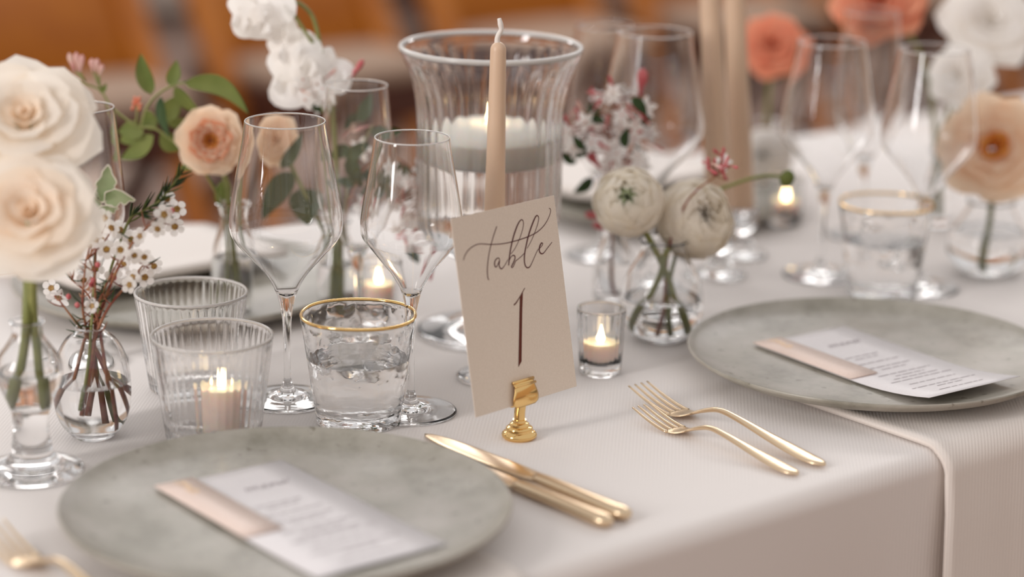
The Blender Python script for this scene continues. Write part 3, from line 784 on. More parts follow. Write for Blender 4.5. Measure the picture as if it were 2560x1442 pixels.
# ------------------------------------------------------------------ vases
def vase(g, pts, inner_y, water_y, label, wall=.0022, foot=None, n=56, mat=None, group='clear glass bud vases', name='bud_vase'):
    P, ob = prof_px(g, pts); outer = sm2(ob, 6)
    zi = prof_px(g, [(inner_y, 0)])[1][0][1]
    inner = [(max(r - wall, .0005), z) for r, z in outer if z > zi + .003]
    inner = [(0, zi), (inner[-1][0] * .7, zi + .0006)] + inner[::-1]
    r0, z0 = outer[0]
    prof = inner[:-1] + round_rim(r0, z0, wall) + outer[1:]
    root = thing(name, P, label, 'vase', group)
    if foot:
        mesh('body', lathe(prof, n), mat or M_glass, root)
        fr = foot * mpp(P); e = outer[-1]
        ft = [e] + sm2([(e[0] * 1.25, e[1] * .55), (fr * .62, .0085), (fr * .9, .0055), (fr * .98, .004)], 4) + [(fr, .0025), (fr * .97, .0004), (fr * .88, 0), (fr * .6, .002), (0, .0035)]
        mesh('foot', lathe(ft, n), mat or M_glass, root)
    else:
        e = outer[-1]
        prof += [(e[0] * .9, 0), (e[0] * .7, .0012), (0, .002)]
        mesh('body', lathe(prof, n), mat or M_glass, root)
    zw = prof_px(g, [(water_y, 0)])[1][0][1]
    inn = [(max(r - wall * .8, .0004), z) for r, z in outer if zi + .003 < z < zw]
    ww = [(0, zw), (inn[0][0], zw)] + inn + [(inn[-1][0] * .7, zi + .0003), (0, zi - .0003)]
    mesh('water', lathe(ww, n), M_water, root, sharp=50)
    return P, zi
VP_wax, ZI_wax = vase((234, 1090), [(816, 37), (822, 34), (832, 42), (846, 62), (880, 83), (930, 95), (985, 97), (1030, 90), (1062, 74), (1086, 52)], 1072, 951, 'small round bud vase holding waxflower stems in water')
VP_rose, ZI_rose = vase((82, 1181), [(800, 44), (815, 38), (838, 40), (865, 58), (895, 78), (925, 84), (958, 77), (995, 60), (1030, 47), (1070, 44), (1110, 50), (1130, 54)], 1022, 925, 'footed glass bud vase holding the two cream roses', wall=.0026, foot=130)
VP_peach, ZI_peach = vase((582, 805), [(505, 39), (513, 33), (540, 27), (575, 34), (615, 46), (660, 52), (720, 51), (770, 47), (802, 41)], 785, 640, 'slim bud vase behind the wine glass holding the peach rose')
VP_pea, ZI_pea = vase((845, 790), [(550, 35), (562, 30), (590, 27), (625, 40), (665, 50), (715, 50), (760, 46), (788, 38)], 772, 660, 'slim bud vase holding the white sweet peas')
VP_ran, ZI_ran = vase((1652, 845), [(598, 62), (612, 56), (640, 62), (690, 92), (745, 104), (795, 98), (828, 78), (843, 62)], 828, 742, 'round bud vase holding the white ranunculus')
VP_jas, ZI_jas = vase((1530, 765), [(545, 35), (558, 30), (592, 28), (640, 44), (695, 50), (748, 46), (763, 40)], 748, 655, 'slim bud vase holding pink and white jasmine', n=40)
VP_rr, ZI_rr = vase((2466, 682), [(500, 62), (515, 56), (545, 72), (590, 98), (630, 102), (660, 84), (680, 62)], 664, 575, 'round bud vase holding the single peach rose beyond the plate beside the forks', n=40)
VP_cor, ZI_cor = vase((1912, 480), [(300, 32), (312, 27), (350, 26), (400, 40), (450, 42), (478, 36)], 466, 380, 'slim bud vase holding the coral flower behind the candles', n=40)
VP_cor2, ZI_cor2 = vase((2345, 560), [(370, 32), (382, 27), (420, 28), (480, 42), (530, 42), (558, 36)], 546, 460, 'slim bud vase holding white and coral flowers behind the glasses', n=40)

# ------------------------------------------------------------------ flowers
def stem_pts(vp, zi, pxs, dx=0.0, dy=0.0, bottom=True):
    pts = []
    if bottom: pts.append(vp + Vector((dx, dy, zi + .004)))
    for q in pxs: pts.append(V(q[0], q[1], vp.y + (q[2] if len(q) > 2 else 0)))
    return pts
def petal_geo(r0, r1, z0, z1, span, curl, ruf, seed, nu=6, nv=6):
    def f(u, v):
        a = (u - .5) * 2; ve = v * (1 - .17 * a * a)
        th = a * span * (.42 + .58 * min(1, v * 1.6))
        r = r0 + (r1 - r0) * ve ** 1.2; z = z0 + (z1 - z0) * ve ** .78
        c = max(0, ve - .6) / .4; r += curl * c * c; z -= curl * .6 * c * c
        r += ruf * sin(a * 6 + seed) * ve * ve; z += ruf * .7 * sin(a * 5 + seed * 2) * ve * ve
        return (r * cos(th), r * sin(th), z)
    return sheet(f, nu, nv)
def cup_geo(rho, top, span, ruf, seed, squash=.85, nu=6, nv=7, bot=.93):
    def f(u, v):
        a = (u - .5) * 2; ve = v * (1 - .20 * a * a)
        ph = pi * bot - (pi * bot - top) * ve
        r = rho * sin(ph) * (1 + ruf * sin(a * 5 + seed) * ve); z = rho * cos(ph) * squash + ruf * rho * .5 * sin(a * 4 + seed) * ve
        th = a * span
        return (r * cos(th), r * sin(th), z)
    return sheet(f, nu, nv)
def head(root, C, axis, R, layers, rng):
    """layers: (count, kind, params, material) ; each petal is a part"""
    A = axis_matrix(C - root.location, axis, rng.uniform(0, 6))
    off = 0
    for (cnt, kind, prm, mt) in layers:
        metas = []
        for v in range(min(2, cnt)):
            g = petal_geo(*prm, v * 2.1 + off) if kind == 'p' else cup_geo(*prm, v * 2.1 + off)
            me = bpy.data.meshes.new('petal'); me.from_pydata([tuple(Vector(p) * R) for p in g[0]], [], g[1]); me.shade_smooth(); me.materials.append(mt); metas.append(me)
        for i in range(cnt):
            o = bpy.data.objects.new('petal', metas[i % len(metas)]); link(o, root)
            ang = 2 * pi * i / cnt + off + rng.uniform(-.14, .14)
            tilt = Matrix.Rotation(rng.uniform(-.05, .05), 4, 'X') @ Matrix.Rotation(rng.uniform(-.05, .05), 4, 'Y')
            o.matrix_basis = A @ Matrix.Rotation(ang, 4, 'Z') @ tilt
        off += 1.1
def sepals(root, C, axis, R, n=5, mat=None):
    A = axis_matrix(C - root.location, axis)
    for i in range(n):
        a = 2 * pi * i / n
        def f(u, v):
            s_ = (u - .5) * .32 * R * sin(pi * (.12 + .85 * (1 - v) * .95)) ; r = R * (.10 + .55 * v); z = -R * (.18 + .35 * v * v)
            return Vector((r * cos(a) - s_ * sin(a), r * sin(a) + s_ * cos(a), z))
        g = sheet(f, 2, 5); mesh('sepal', xf(g, A), mat or M_leaf, root)
ROSE = lambda a, b, c: [(3, 'p', (.03, .10, -.05, .50, 1.7, .02, .01), a), (4, 'p', (.06, .23, -.08, .54, 1.25, .05, .015), a), (5, 'p', (.10, .40, -.1, .54, 1.0, .10, .02), b),
                        (5, 'p', (.14, .60, -.12, .48, .98, .16, .03), b), (5, 'p', (.16, .82, -.16, .34, .92, .18, .04), c), (6, 'p', (.16, .98, -.2, .14, .82, .14, .05), c)]
GARDEN = lambda a, b, c: [(4, 'p', (.02, .06, -.05, .26, 1.3, .0, .02), a), (5, 'p', (.05, .13, -.05, .30, 1.0, .01, .025), a), (6, 'p', (.08, .20, -.06, .34, .8, .015, .03), a), (7, 'p', (.10, .27, -.06, .38, .66, .02, .035), b),
                          (7, 'p', (.12, .33, -.06, .41, .66, .02, .035), c), (7, 'p', (.14, .40, -.07, .43, .66, .03, .035), b), (8, 'p', (.15, .47, -.08, .44, .6, .04, .04), c), (7, 'p', (.16, .56, -.1, .43, .66, .06, .04), b), (7, 'p', (.17, .68, -.1, .38, .7, .09, .04), c), (7, 'p', (.17, .84, -.14, .26, .74, .09, .045), c), (6, 'p', (.17, .98, -.2, .08, .8, .05, .05), c)]
RANUN = lambda a, gcol: [(5, 'c', (.56, .10, .8, .01), gcol), (6, 'c', (.66, .26, .75, .01), a), (7, 'c', (.75, .34, .7, .015), a), (7, 'c', (.83, .44, .72, .02), a), (7, 'c', (.90, .58, .74, .02), a), (7, 'c', (.96, .82, .76, .03), a), (7, 'c', (1.0, 1.15, .8, .04), a)]
def flower(name, label, cat, group, vp, zi, head_px, Rpx, axis, layers, via, dy=0.0, sdx=0.0, srad=.0022, sdy=0.0, leaves=(), seed=1, smat=None):
    rng = random.Random(seed)
    C = V(head_px[0], head_px[1], vp.y + dy); R = Rpx * mpp(C)
    ax = Vector(axis).normalized()
    pts = stem_pts(vp, zi, via, sdx, sdy)
    pts.append(C - ax * (R * .25))
    root = thing(name, pts[0], label, cat, group)
    mesh('stem', rel(tube(pts, srad, 8, 5), pts[0]), smat or M_stem, root)
    head(root, C, ax, R, layers, rng)
    sepals(root, C, ax, R * .9)
    for lf in leaves: leaf_part(root, vp.y, *lf)
    return root
def leaf_part(root, y, base, tip, wpx, bend=0.0, mat=None, dy0=0.0, dy1=0.0, roll=0.0, name='leaf', wavy=0.0, edge=None):
    A = V(base[0], base[1], y + dy0); B = V(tip[0], tip[1], y + dy1)
    d = B - A; L = d.length; t = d.normalized()
    view = (CAM - A).normalized()
    s_ = t.cross(view).normalized(); n_ = s_.cross(t)
    q = Quaternion(t, roll); s_ = q @ s_; n_ = q @ n_
    if n_.dot(view) < 0: n_ = -n_
    side = t.cross(view).normalized()
    wd = wpx * mpp(A) / 2
    def f(u, v, k=1.0, lift=0.0):
        a = (u - .5) * 2 * k
        pw = (sin(pi * min(1, v ** .8)) ** .75) * (1 - .25 * v) if 0 < v < 1 else 0.02
        wv = wavy * sin(v * 19 + a * 2) * abs(a)
        return A + d * v + side * (bend * mpp(A) * sin(pi * v)) + s_ * (a * wd * pw * 1.15 * (1 + wv)) + n_ * (wd * (.35 * abs(a) + wv * 1.2) * pw + lift)
    o = mesh(name, rel(sheet(f, 4, 10), root.location), mat or M_leaf, root)
    if edge:
        pl = [f(0, j / 24) for j in range(25)] + [f(1, 1 - j / 24) for j in range(25)]
        mesh('leaf_margin', rel(tube(pl, wd * .09, 5, cap=False), root.location), edge, o).location = (0, 0, 0)
    return o

toCam = Vector((0, -1, .28))
flower('cream_rose', 'large cream rose, the upper of two in the footed bud vase', 'rose', 'cream roses', VP_rose, ZI_rose, (62, 318), 178, (.12, -.72, .70), ROSE(M_ivory, M_cream, M_cream), [(38, 1000), (62, 860), (68, 760), (72, 600, .025)], dy=.025, sdx=-.012, srad=.0034, seed=3)
flower('cream_rose', 'large cream rose, the lower of two in the footed bud vase', 'rose', 'cream roses', VP_rose, ZI_rose, (78, 548), 166, (.05, -.80, .60), ROSE(M_ivory, M_ivory, M_cream), [(104, 1000), (92, 860), (82, 760)], dy=-.032, sdx=.010, srad=.0034, seed=5)
flower('peach_rose', 'ruffled peach rose with a coral and amber heart beside the wine glass', 'rose', 'peach roses', VP_peach, ZI_peach, (527, 352), 88, (.10, -1, .22), GARDEN(M_orange, M_coral, M_peach), [(592, 760), (585, 640), (572, 520), (566, 455)], srad=.0028, seed=8,
       leaves=[((560, 450), (545, 520), 22, 6), ((568, 450), (555, 505), 20, -6), ((490, 420), (446, 424), 22, 6, None, .01, .01)])
flower('peach_rose', 'pale peach rose seen through the wide-bowled wine glass', 'rose', 'peach roses', VP_pea, ZI_pea, (690, 350), 62, (-.2, -1, .3), ROSE(M_peach, M_peach, M_peach), [(835, 760), (830, 600), (760, 470)], srad=.0022, seed=9, dy=.02,
       leaves=[((735, 430), (650, 545), 62, 8, M_darkleaf, .0, -.01), ((755, 470), (775, 560), 90, -8, M_darkleaf, 0, -.01), ((700, 420), (765, 330), 34, 5, M_darkleaf)])
flower('white_ranunculus', 'white ranunculus with a green heart in the round bud vase', 'ranunculus', 'white ranunculus', VP_ran, ZI_ran, (1571, 505), 90, (-.12, -.85, .55), RANUN(M_ranun, M_varleaf), [(1700, 800), (1668, 690), (1630, 610)], sdx=.018, srad=.0028, seed=11)
flower('white_ranunculus', 'larger white ranunculus turned towards the taupe candles', 'ranunculus', 'white ranunculus', VP_ran, ZI_ran, (1736, 548), 102, (.45, -.75, .45), RANUN(M_ranun, M_ranun), [(1600, 790), (1650, 690), (1668, 625)], sdx=-.02, srad=.0028, seed=12, dy=.025)
flower('peach_rose', 'single open peach rose in the round vase beyond the plate beside the forks', 'rose', 'peach roses', VP_rr, ZI_rr, (2482, 372), 128, (-.1, -1, .35), ROSE(M_orange, M_peach, M_peach), [(2460, 640), (2478, 520)], srad=.003, seed=13)
flower('white_rose', 'full white rose above the single peach rose', 'rose', 'white roses', VP_cor2, ZI_cor2, (2470, 60), 118, (.1, -.8, .6), ROSE(M_white, M_white, M_white), [(2350, 450), (2380, 330), (2430, 200)], srad=.0025, seed=14, dy=.0)
flower('white_rose', 'small white rose beside the full white rose', 'rose', 'white roses', VP_cor2, ZI_cor2, (2405, 190), 78, (-.3, -.8, .5), ROSE(M_white, M_white, M_white), [(2345, 450), (2350, 350)], srad=.0025, seed=15, dy=-.06)
flower('coral_flower', 'coral flower beside the pair of taupe candles', 'flower', 'coral flowers', VP_cor, ZI_cor, (1932, 118), 82, (-.2, -.8, .6), ROSE(M_coralflower, M_coralflower, M_coralflower), [(1912, 400), (1920, 260)], srad=.0022, seed=16,
       leaves=[((1925, 200), (1975, 135), 40, 6, M_darkleaf), ((1915, 330), (1880, 420), 40, 5, M_leaf)])
flower('coral_flower', 'coral flower above the far champagne flute', 'flower', 'coral flowers', VP_cor2, ZI_cor2, (2200, 8), 112, (-.2, -.7, .6), ROSE(M_coralflower, M_coralflower, M_coralflower), [(2345, 440), (2330, 260), (2280, 100)], srad=.003, seed=17)

flower('white_ranunculus', 'white ranunculus low beside the far lit votive', 'ranunculus', 'white ranunculus', VP_cor, ZI_cor, (1912, 392), 72, (-.2, -.9, .3), RANUN(M_white, M_white), [(1912, 440), (1914, 420)], srad=.0022, seed=19, dy=-.075)
def bud_stem():
    pts = stem_pts(VP_ran, ZI_ran, [(1668, 760), (1690, 640, .02), (1760, 500, .05), (1830, 462, .06), (1905, 440, .06), (1958, 442, .06)], .006, .006)
    root = thing('ranunculus_bud', pts[0], 'closed green ranunculus bud on a curving stem past the taupe candles', 'bud')
    mesh('stem', rel(tube(pts, [.0020, .0018, .0015], 8, 5), pts[0]), M_stem, root)
    C = V(1968, 446, VP_ran.y + .06); R = 22 * mpp(C); A = axis_matrix(C - pts[0], (.8, 0, -.3))
    for i in range(5):
        mesh('sepal', xf(cup_geo(R, .35, .8, .03, i), A @ Matrix.Rotation(2 * pi * i / 5, 4, 'Z')), M_leaf, root)
bud_stem()

# sweet peas
def sweet_pea():
    y = VP_pea.y
    pts = stem_pts(VP_pea, ZI_pea, [(848, 760), (846, 600), (838, 420), (826, 280), (810, 190), (801, 120), (783, 45), (748, 8), (716, 10)])
    root = thing('white_sweet_pea', pts[0], 'arching stem of white sweet pea blossoms above the champagne flute', 'sweet pea')
    mesh('stem', rel(tube(pts, [.0022, .0022, .0020, .0018, .0015], 8, 5), pts[0]), M_stem, root)
    mesh('stem', rel(tube([V(803, 135, y), V(770, 90, y - .004), V(738, 40, y - .006), V(712, 5, y - .008)], .0016, 8, 5), pts[0]), M_stem, root)
    rng = random.Random(4)
    for (x, yy, r, ax, dy) in ((645, 12, 92, (-.35, -1, -.1), -.006), (606, 48, 56, (-.5, -1, -.3), -.012), (655, 62, 52, (.1, -1, -.3), -.016), (703, 88, 50, (-.1, -1, .3), -.004), (728, 128, 72, (-.1, -1, .5), -.008), (722, 200, 80, (-.35, -1, -.1), -.012), (770, 165, 52, (.3, -1, .2), -.016), (846, 186, 46, (.5, -1, .4), -.004), (820, 140, 24, (.4, -1, .3), 0)):
        C = V(x, yy, y + dy); R = r * mpp(C); A = axis_matrix(C - root.location, ax, rng.uniform(-.4, .4))
        sd = rng.uniform(0, 6)
        def std(u, v):
            a = 2 * pi * u; rad = R * v * (1 + .08 * sin(3 * a + sd) + .025 * sin(6 * a + sd * 2) * v) * (1 - .30 * math.exp(-((a - pi) / .35) ** 2))
            return A @ Vector((rad * cos(a), rad * sin(a), R * (.06 * sin(3 * a + sd) * v * v - .20 * v * v)))
        b = mesh('blossom', sheet(std, 26, 6), M_white, root)
        for sg in (-1, 1):
            def wing(u, v):
                a = (u - .5) * 2
                return A @ Vector((sg * R * (.06 + .34 * v) + a * R * .05, R * (a * .36 * sin(pi * (.15 + .8 * v)) - .12), R * (.34 * v + .10 * sin(a * 4 + sd) * v)))
            mesh('wing_petal', sheet(wing, 5, 5), M_white, b)
sweet_pea()

# jasmine
def jas_floret(C, ax, R, root, rng, mt):
    A = axis_matrix(C - root.location, ax, rng.uniform(0, 6)); gs = []
    for i in range(5):
        a0 = 2 * pi * i / 5
        def f(u, v):
            s_ = (u - .5) * R * .56 * sin(pi * (.10 + .86 * v)); r = R * (.08 + .92 * v)
            return A @ Vector((r * cos(a0) - s_ * sin(a0), r * sin(a0) + s_ * cos(a0), -R * .22 * v * v))
        gs.append(sheet(f, 2, 4))
    o = mesh('floret', join(*gs), mt, root)
    mesh('floret_tube', xf(tube([(0, 0, -R * 1.1), (0, 0, -R * .4), (0, 0, 0)], [R * .07, R * .10, R * .14], 6), A), M_palepink, o)
def jas_bud(p0, p1, r, root, mt):
    p0, p1 = Vector(p0), Vector(p1)
    mesh('bud', rel(tube([p0, p0.lerp(p1, .3), p0.lerp(p1, .62), p0.lerp(p1, .85), p1], [r * .35, r * .5, r, r * .9, r * .15], 7), root.location), mt, root)
def jasmine(label, vp, zi, main, ell, nfl, nbud, nleaf, rfl, seed, twigs=10, leafmat=None, pink=.5, extra_buds=(), name='jasmine_sprig'):
    rng = random.Random(seed); y = vp.y
    pts = stem_pts(vp, zi, main, rng.uniform(-.008, .008), rng.uniform(-.006, .006))
    root = thing(name, pts[0], label, 'jasmine', 'jasmine sprigs')
    sp_ = crom(pts, 6)
    mesh('stem', rel(tube(sp_, [.0016, .0014, .0010, .0008], 6), pts[0]), M_redstem if pink > .6 else M_stem, root)
    up = sp_[len(sp_) // 3:]
    cx, cy_, rx, ry = ell
    def near(p): return min(up, key=lambda q: (q - p).length)
    def rp():
        a = rng.uniform(0, 2 * pi); r = math.sqrt(rng.random()); return cx + rx * r * cos(a), cy_ + ry * r * sin(a), rng.uniform(-.035, .03)
    for i in range(nfl):
        px, py, dy = rp(); C = V(px, py, y + dy); R = rfl * rng.uniform(.8, 1.15) * mpp(C)
        ax = Vector((rng.uniform(-.7, .7), -1, rng.uniform(-.3, .8)))
        jas_floret(C, ax, R, root, rng, M_white)
        b = near(C); mesh('twig', rel(tube([b, b.lerp(C, .5) + Vector((0, 0, .006)), C - ax.normalized() * R], .0006, 5, 3), pts[0]), M_redstem, root)
    for i in range(nbud):
        px, py, dy = rp(); C = V(px, py, y + dy); d = Vector((rng.uniform(-.6, .6), rng.uniform(-.6, .2), rng.uniform(-.2, 1))).normalized()
        k = mpp(C); jas_bud(C, C + d * (rfl * 1.5 * k), rfl * .17 * k, root, M_pink if rng.random() < pink else M_palepink)
        b = near(C); mesh('twig', rel(tube([b, b.lerp(C, .5), C], .0005, 5, 3), pts[0]), M_redstem, root)
    for (x0, y0, x1, y1, r) in extra_buds:
        A_, B_ = V(x0, y0, y - .005), V(x1, y1, y - .005); jas_bud(A_, B_, r * mpp(A_), root, M_pink)
        b = near(A_); mesh('twig', rel(tube([b, b.lerp(A_, .5), A_], .0005, 5, 3), pts[0]), M_redstem, root)
    for i in range(nleaf):
        px, py, dy = rp(); L = rfl * rng.uniform(1.6, 2.6); a = rng.uniform(0, 2 * pi)
        leaf_part(root, y, (px, py), (px + L * cos(a), py + L * sin(a)), L * .45, rng.uniform(-6, 6), leafmat or M_darkleaf, dy, dy + rng.uniform(-.01, .01))
    return root
jasmine('jasmine sprig with pink buds below the white sweet peas', VP_pea, ZI_pea, [(845, 760), (842, 600), (836, 430), (822, 320), (800, 260), (775, 225)], (778, 222, 45, 45), 11, 5, 3, 26, 21, extra_buds=((738, 214, 752, 232, 7), (768, 205, 782, 222, 7), (880, 192, 909, 148, 8), (882, 190, 890, 172, 7)))
jasmine('leafy jasmine sprig seen through the champagne flute', VP_pea, ZI_pea, [(852, 760), (856, 600), (870, 460), (900, 380), (935, 310)], (905, 400, 60, 120), 3, 3, 12, 34, 22)
jasmine('trailing pink jasmine sprig behind the two wine glasses', VP_pea, ZI_pea, [(850, 740), (855, 570), (905, 430), (980, 395), (1040, 440), (1075, 540), (1090, 620), (1078, 690)], (1035, 520, 60, 110), 16, 12, 5, 24, 23, pink=.75, extra_buds=((1108, 600, 1096, 646, 7), (1074, 650, 1076, 702, 6)))
jasmine('bushy pink and white jasmine sprig behind the white ranunculus', VP_jas, ZI_jas, [(1530, 700), (1530, 560), (1530, 420), (1525, 330), (1535, 250)], (1525, 340, 118, 120), 36, 26, 10, 28, 24, pink=.8, extra_buds=((1500, 420, 1470, 380, 12), (1600, 240, 1608, 170, 14), (1516, 545, 1462, 535, 10), (1535, 575, 1480, 560, 10)))
jasmine('pink jasmine sprig in front of the taupe candles', VP_ran, ZI_ran, [(1660, 760), (1672, 620), (1720, 500), (1790, 440)], (1795, 420, 42, 38), 1, 14, 0, 26, 25, pink=.8)

# leafy jasmine vine beside the peach rose
def vine():
    y = VP_peach.y
    pts = stem_pts(VP_peach, ZI_peach, [(572, 680), (562, 560), (545, 490), (490, 400), (430, 350), (385, 320), (352, 318), (330, 308), (280, 268), (250, 225), (205, 208), (186, 196)], -.006, .004)
    root = thing('jasmine_vine', pts[0], 'leafy green jasmine vine with pale pink buds reaching over the cream roses', 'vine')
    mesh('stem', rel(tube(pts, [.0016, .0014, .0012, .0009], 6, 5), pts[0]), M_stem, root)
    st2 = [V(352, 318, y), V(366, 270, y), V(395, 235, y), V(432, 214, y), (V(462, 206, y))]
    mesh('stem', rel(tube(st2, .0011, 6, 5), pts[0]), M_stem, root)
    L = [((378, 236), (352, 134), 42, -8, M_leaf, 0, .01, .25), ((424, 214), (442, 150), 34, 4, M_leaf, 0, .005, -.2), ((460, 206), (621, 284), 50, -34, M_leaf, 0, -.01, .35), ((436, 216), (502, 284), 36, 5, M_leaf, 0, .01, .5),
         ((402, 240), (424, 345), 40, 4, M_darkleaf, 0, -.005, .9), ((396, 300), (450, 236), 52, 6, M_leaf, .02, .02), ((360, 330), (296, 330), 46, 6, M_leaf, 0, .01), ((384, 338), (302, 398), 44, -8, M_leaf, 0, .01, .3),
         ((400, 335), (462, 372), 46, 6, M_leaf, 0, .01, .2), ((420, 310), (500, 300), 26, 3, M_leaf, .01, .02), ((340, 345), (300, 352), 34, 4, M_leaf, .01, .02), ((395, 300), (350, 310), 50, 4, M_leaf, .015, .02), ((250, 232), (266, 208), 14, 2, M_leaf)]
    for l in L: leaf_part(root, y, *l)
    for (x0, y0, x1, y1, r, mt) in ((187, 178, 172, 132, 8, M_palepink), (196, 178, 190, 130, 8, M_palepink), (200, 180, 206, 136, 8, M_palepink), (232, 178, 229, 146, 8, M_palepink), (240, 180, 243, 146, 8, M_palepink), (248, 188, 256, 160, 7, M_palepink)):
        A_ = V(x0, y0, y); jas_bud(A_, V(x1, y1, y), r * mpp(A_), root, mt)
        mesh('twig', rel(tube([V(215 if x0 < 210 else 252, 205 if x0 < 210 else 225, y), A_], .0007, 5), pts[0]), M_stem, root)
    tw = [V(340, 312, y), V(343, 280, y), V(342, 262, y)]
    mesh('twig', rel(tube(tw, .0009, 5, 3), pts[0]), M_stem, root)
    for (x0, y0, x1, y1) in ((342, 262, 336, 240), (342, 264, 350, 240), (342, 270, 354, 258), (343, 278, 352, 268), (341, 268, 332, 252), (334, 262, 330, 276)):
        A_ = V(x0, y0, y); jas_bud(A_, V(x1, y1, y), 4.5 * mpp(A_), root, M_coralflower)
vine()

# waxflower in the round bud vase
def waxflower():
    y = VP_wax.y; rng = random.Random(6)
    neck = V(228, 822, y)
    ends = [((157, 1037), .004, [(190, 930), (212, 850), (236, 780), (262, 720), (296, 650)], M_redstem),
            ((224, 1022), .012, [(234, 930), (237, 860), (238, 780), (238, 720), (238, 680)], M_redstem),
            ((285, 1074), -.006, [(268, 950), (256, 870), (244, 800), (222, 740), (180, 700)], M_redstem),
            ((312, 1050), .004, [(280, 960), (250, 890), (214, 835), (178, 790), (148, 750)], M_redstem),
            ((322, 1020), .014, [(280, 960), (240, 880), (220, 832), (206, 760), (215, 650)], M_redstem),
            ((210, 1030), -.008, [(225, 930), (240, 840), (270, 770), (310, 720), (360, 660)], M_redstem),
            ((250, 1035), .016, [(240, 930), (236, 840), (262, 750), (300, 660), (345, 590), (400, 540)], M_redstem)]
    labs = ['leaning towards the ribbed tumblers', 'standing upright', 'leaning towards the cream roses', 'arching low over the footed vase', 'behind the cream rose', 'spreading over the back tumbler', 'reaching up to the narrow needle leaves']
    fl = {0: [(283, 690, 19), (301, 624, 20), (266, 623, 20), (310, 660, 15)], 1: [(238, 671, 20), (230, 765, 17), (240, 599, 17)], 2: [(156, 669, 21), (209, 700, 18), (190, 640, 17)], 3: [(146, 743, 25), (128, 720, 18)], 4: [(225, 614, 17), (254, 597, 18), (279, 569, 20), (262, 545, 20), (235, 560, 20)],
          5: [(332, 692, 17), (324, 712, 18), (362, 693, 20), (385, 665, 18), (361, 642, 18), (336, 638, 18)], 6: [(328, 599, 20), (300, 575, 20), (418, 497, 18), (442, 522, 20), (411, 536, 22), (437, 566, 20), (394, 572, 18), (350, 590, 17)]}
    for i, (b, dy, via, mt) in enumerate(ends):
        pts = [V(b[0], b[1], y + dy)] + [V(p[0], p[1], y + dy * (1 - 2.0 * k / len(via)) if k < 3 else y - dy * .5) for k, p in enumerate(via)]
        pts[0].z = max(pts[0].z, TZ + ZI_wax + .003)
        root = thing('waxflower_sprig', pts[0], 'white waxflower sprig ' + labs[i] + ' in the round bud vase', 'waxflower', 'waxflower sprigs')
        sp_ = crom(pts, 6); mesh('stem', rel(tube(sp_, [.0017, .0015, .0013, .0010, .0006], 6), pts[0]), mt, root)
        for (x, yy, r) in fl[i]:
            C = V(x, yy, y + rng.uniform(-.02, .02)); R = r * 1.22 * mpp(C)
            ax = Vector((rng.uniform(-.5, .5), -1, rng.uniform(-.25, .55))).normalized()
            if (x, yy) in ((156, 669), (146, 743)): ax = Vector((-.2, -.7, -.6)).normalized()
            A = axis_matrix(C - root.location, ax, rng.uniform(0, 6)); gs = []
            for k in range(5):
                a0 = 2 * pi * k / 5
                def f(u, v):
                    a = (u - .5) * 2; rr = R * (.34 + .68 * v); s_ = a * R * .42 * math.sqrt(max(0, 1 - (2 * v - 1) ** 2 * .85))
                    return A @ Vector((rr * cos(a0) - s_ * sin(a0), rr * sin(a0) + s_ * cos(a0), R * (.06 + .16 * v)))
                gs.append(sheet(f, 3, 4))
            gs.append(xf(lathe([(R * .42, R * .04), (R * .40, -R * .1), (R * .28, -R * .45), (R * .08, -R * .8)], 10), A))
            o = mesh('floret', join(*gs), M_white, root)
            mesh('heart', xf(lathe(sm2([(0, R * .06), (R * .16, R * .05), (R * .30, R * .07), (R * .38, R * .02)], 2), 12), A), M_eye, o)
            near = min(sp_[len(sp_) // 2:], key=lambda q: (q - C).length); e = C - ax * R * .8
            mesh('twig', rel(tube([near, near.lerp(e, .5) - Vector((0, 0, .003)), e], [.0008, .0007, .0006], 5, 3), pts[0]), M_redstem, root)
        for k in range(9):
            p = sp_[rng.randrange(len(sp_) // 2, len(sp_))]; d = Vector((rng.uniform(-1, 1), rng.uniform(-.5, .5), rng.uniform(-.1, .7))).normalized()
            mesh('needle_leaf', rel(tube([p, p + d * .007, p + d * .013 + Vector((0, 0, .002))], [.0004, .0006, .0002], 5, 3), pts[0]), M_redstem if rng.random() < .5 else M_darkleaf, root)
        for k in range(1):
            p = sp_[rng.randrange(len(sp_) * 3 // 4, len(sp_))] + Vector((rng.uniform(-.01, .01), -.004, rng.uniform(0, .01)))
            mesh('bud', rel(lathe_at(p, .0022), pts[0]), M_pink, root)
    # needle-leaved sprig
    pts = [V(262, 1030, y + .02), V(240, 900, y + .02), V(238, 820, y + .014), V(268, 700, y + .012), V(320, 556, y + .01), V(352, 530, y + .008), V(395, 505, y + .006), V(425, 470, y + .004), V(455, 432, y + .002)]
    pts[0].z = max(pts[0].z, TZ + ZI_wax + .003)
    root = thing('needle_leaf_sprig', pts[0], 'thin dark green needle-leaved sprig leaning towards the peach rose', 'foliage')
    sp_ = crom(pts, 8); mesh('stem', rel(tube(sp_, [.0014, .0012, .0009, .0006], 6), pts[0]), M_stem, root)
    top = sp_[len(sp_) // 2:]
    for i in range(54):
        x = i / 53; q = x * (len(top) - 2); a = int(q); p = top[a].lerp(top[a + 1], q - a); t = (top[a + 1] - top[a]).normalized()
        s_ = Quaternion(t, rng.uniform(0, 6.28)) @ t.orthogonal().normalized(); d = (t * .85 + s_ * .55).normalized(); L = rng.uniform(.010, .017) * (1.1 - .35 * x)
        mesh('needle_leaf', rel(tube([p, p + d * L * .5, p + d * L + t * .001], [.0004, .00075, .0002], 5), pts[0]), M_darkleaf if i % 3 else M_leaf, root)
    # variegated sprig
    pts = [V(205, 1020, y - .012), V(222, 900, y - .008), V(228, 822, y - .004), V(236, 700, y + .010), V(240, 600, y + .014), V(244, 530, y + .016)]
    pts[0].z = max(pts[0].z, TZ + ZI_wax + .003)
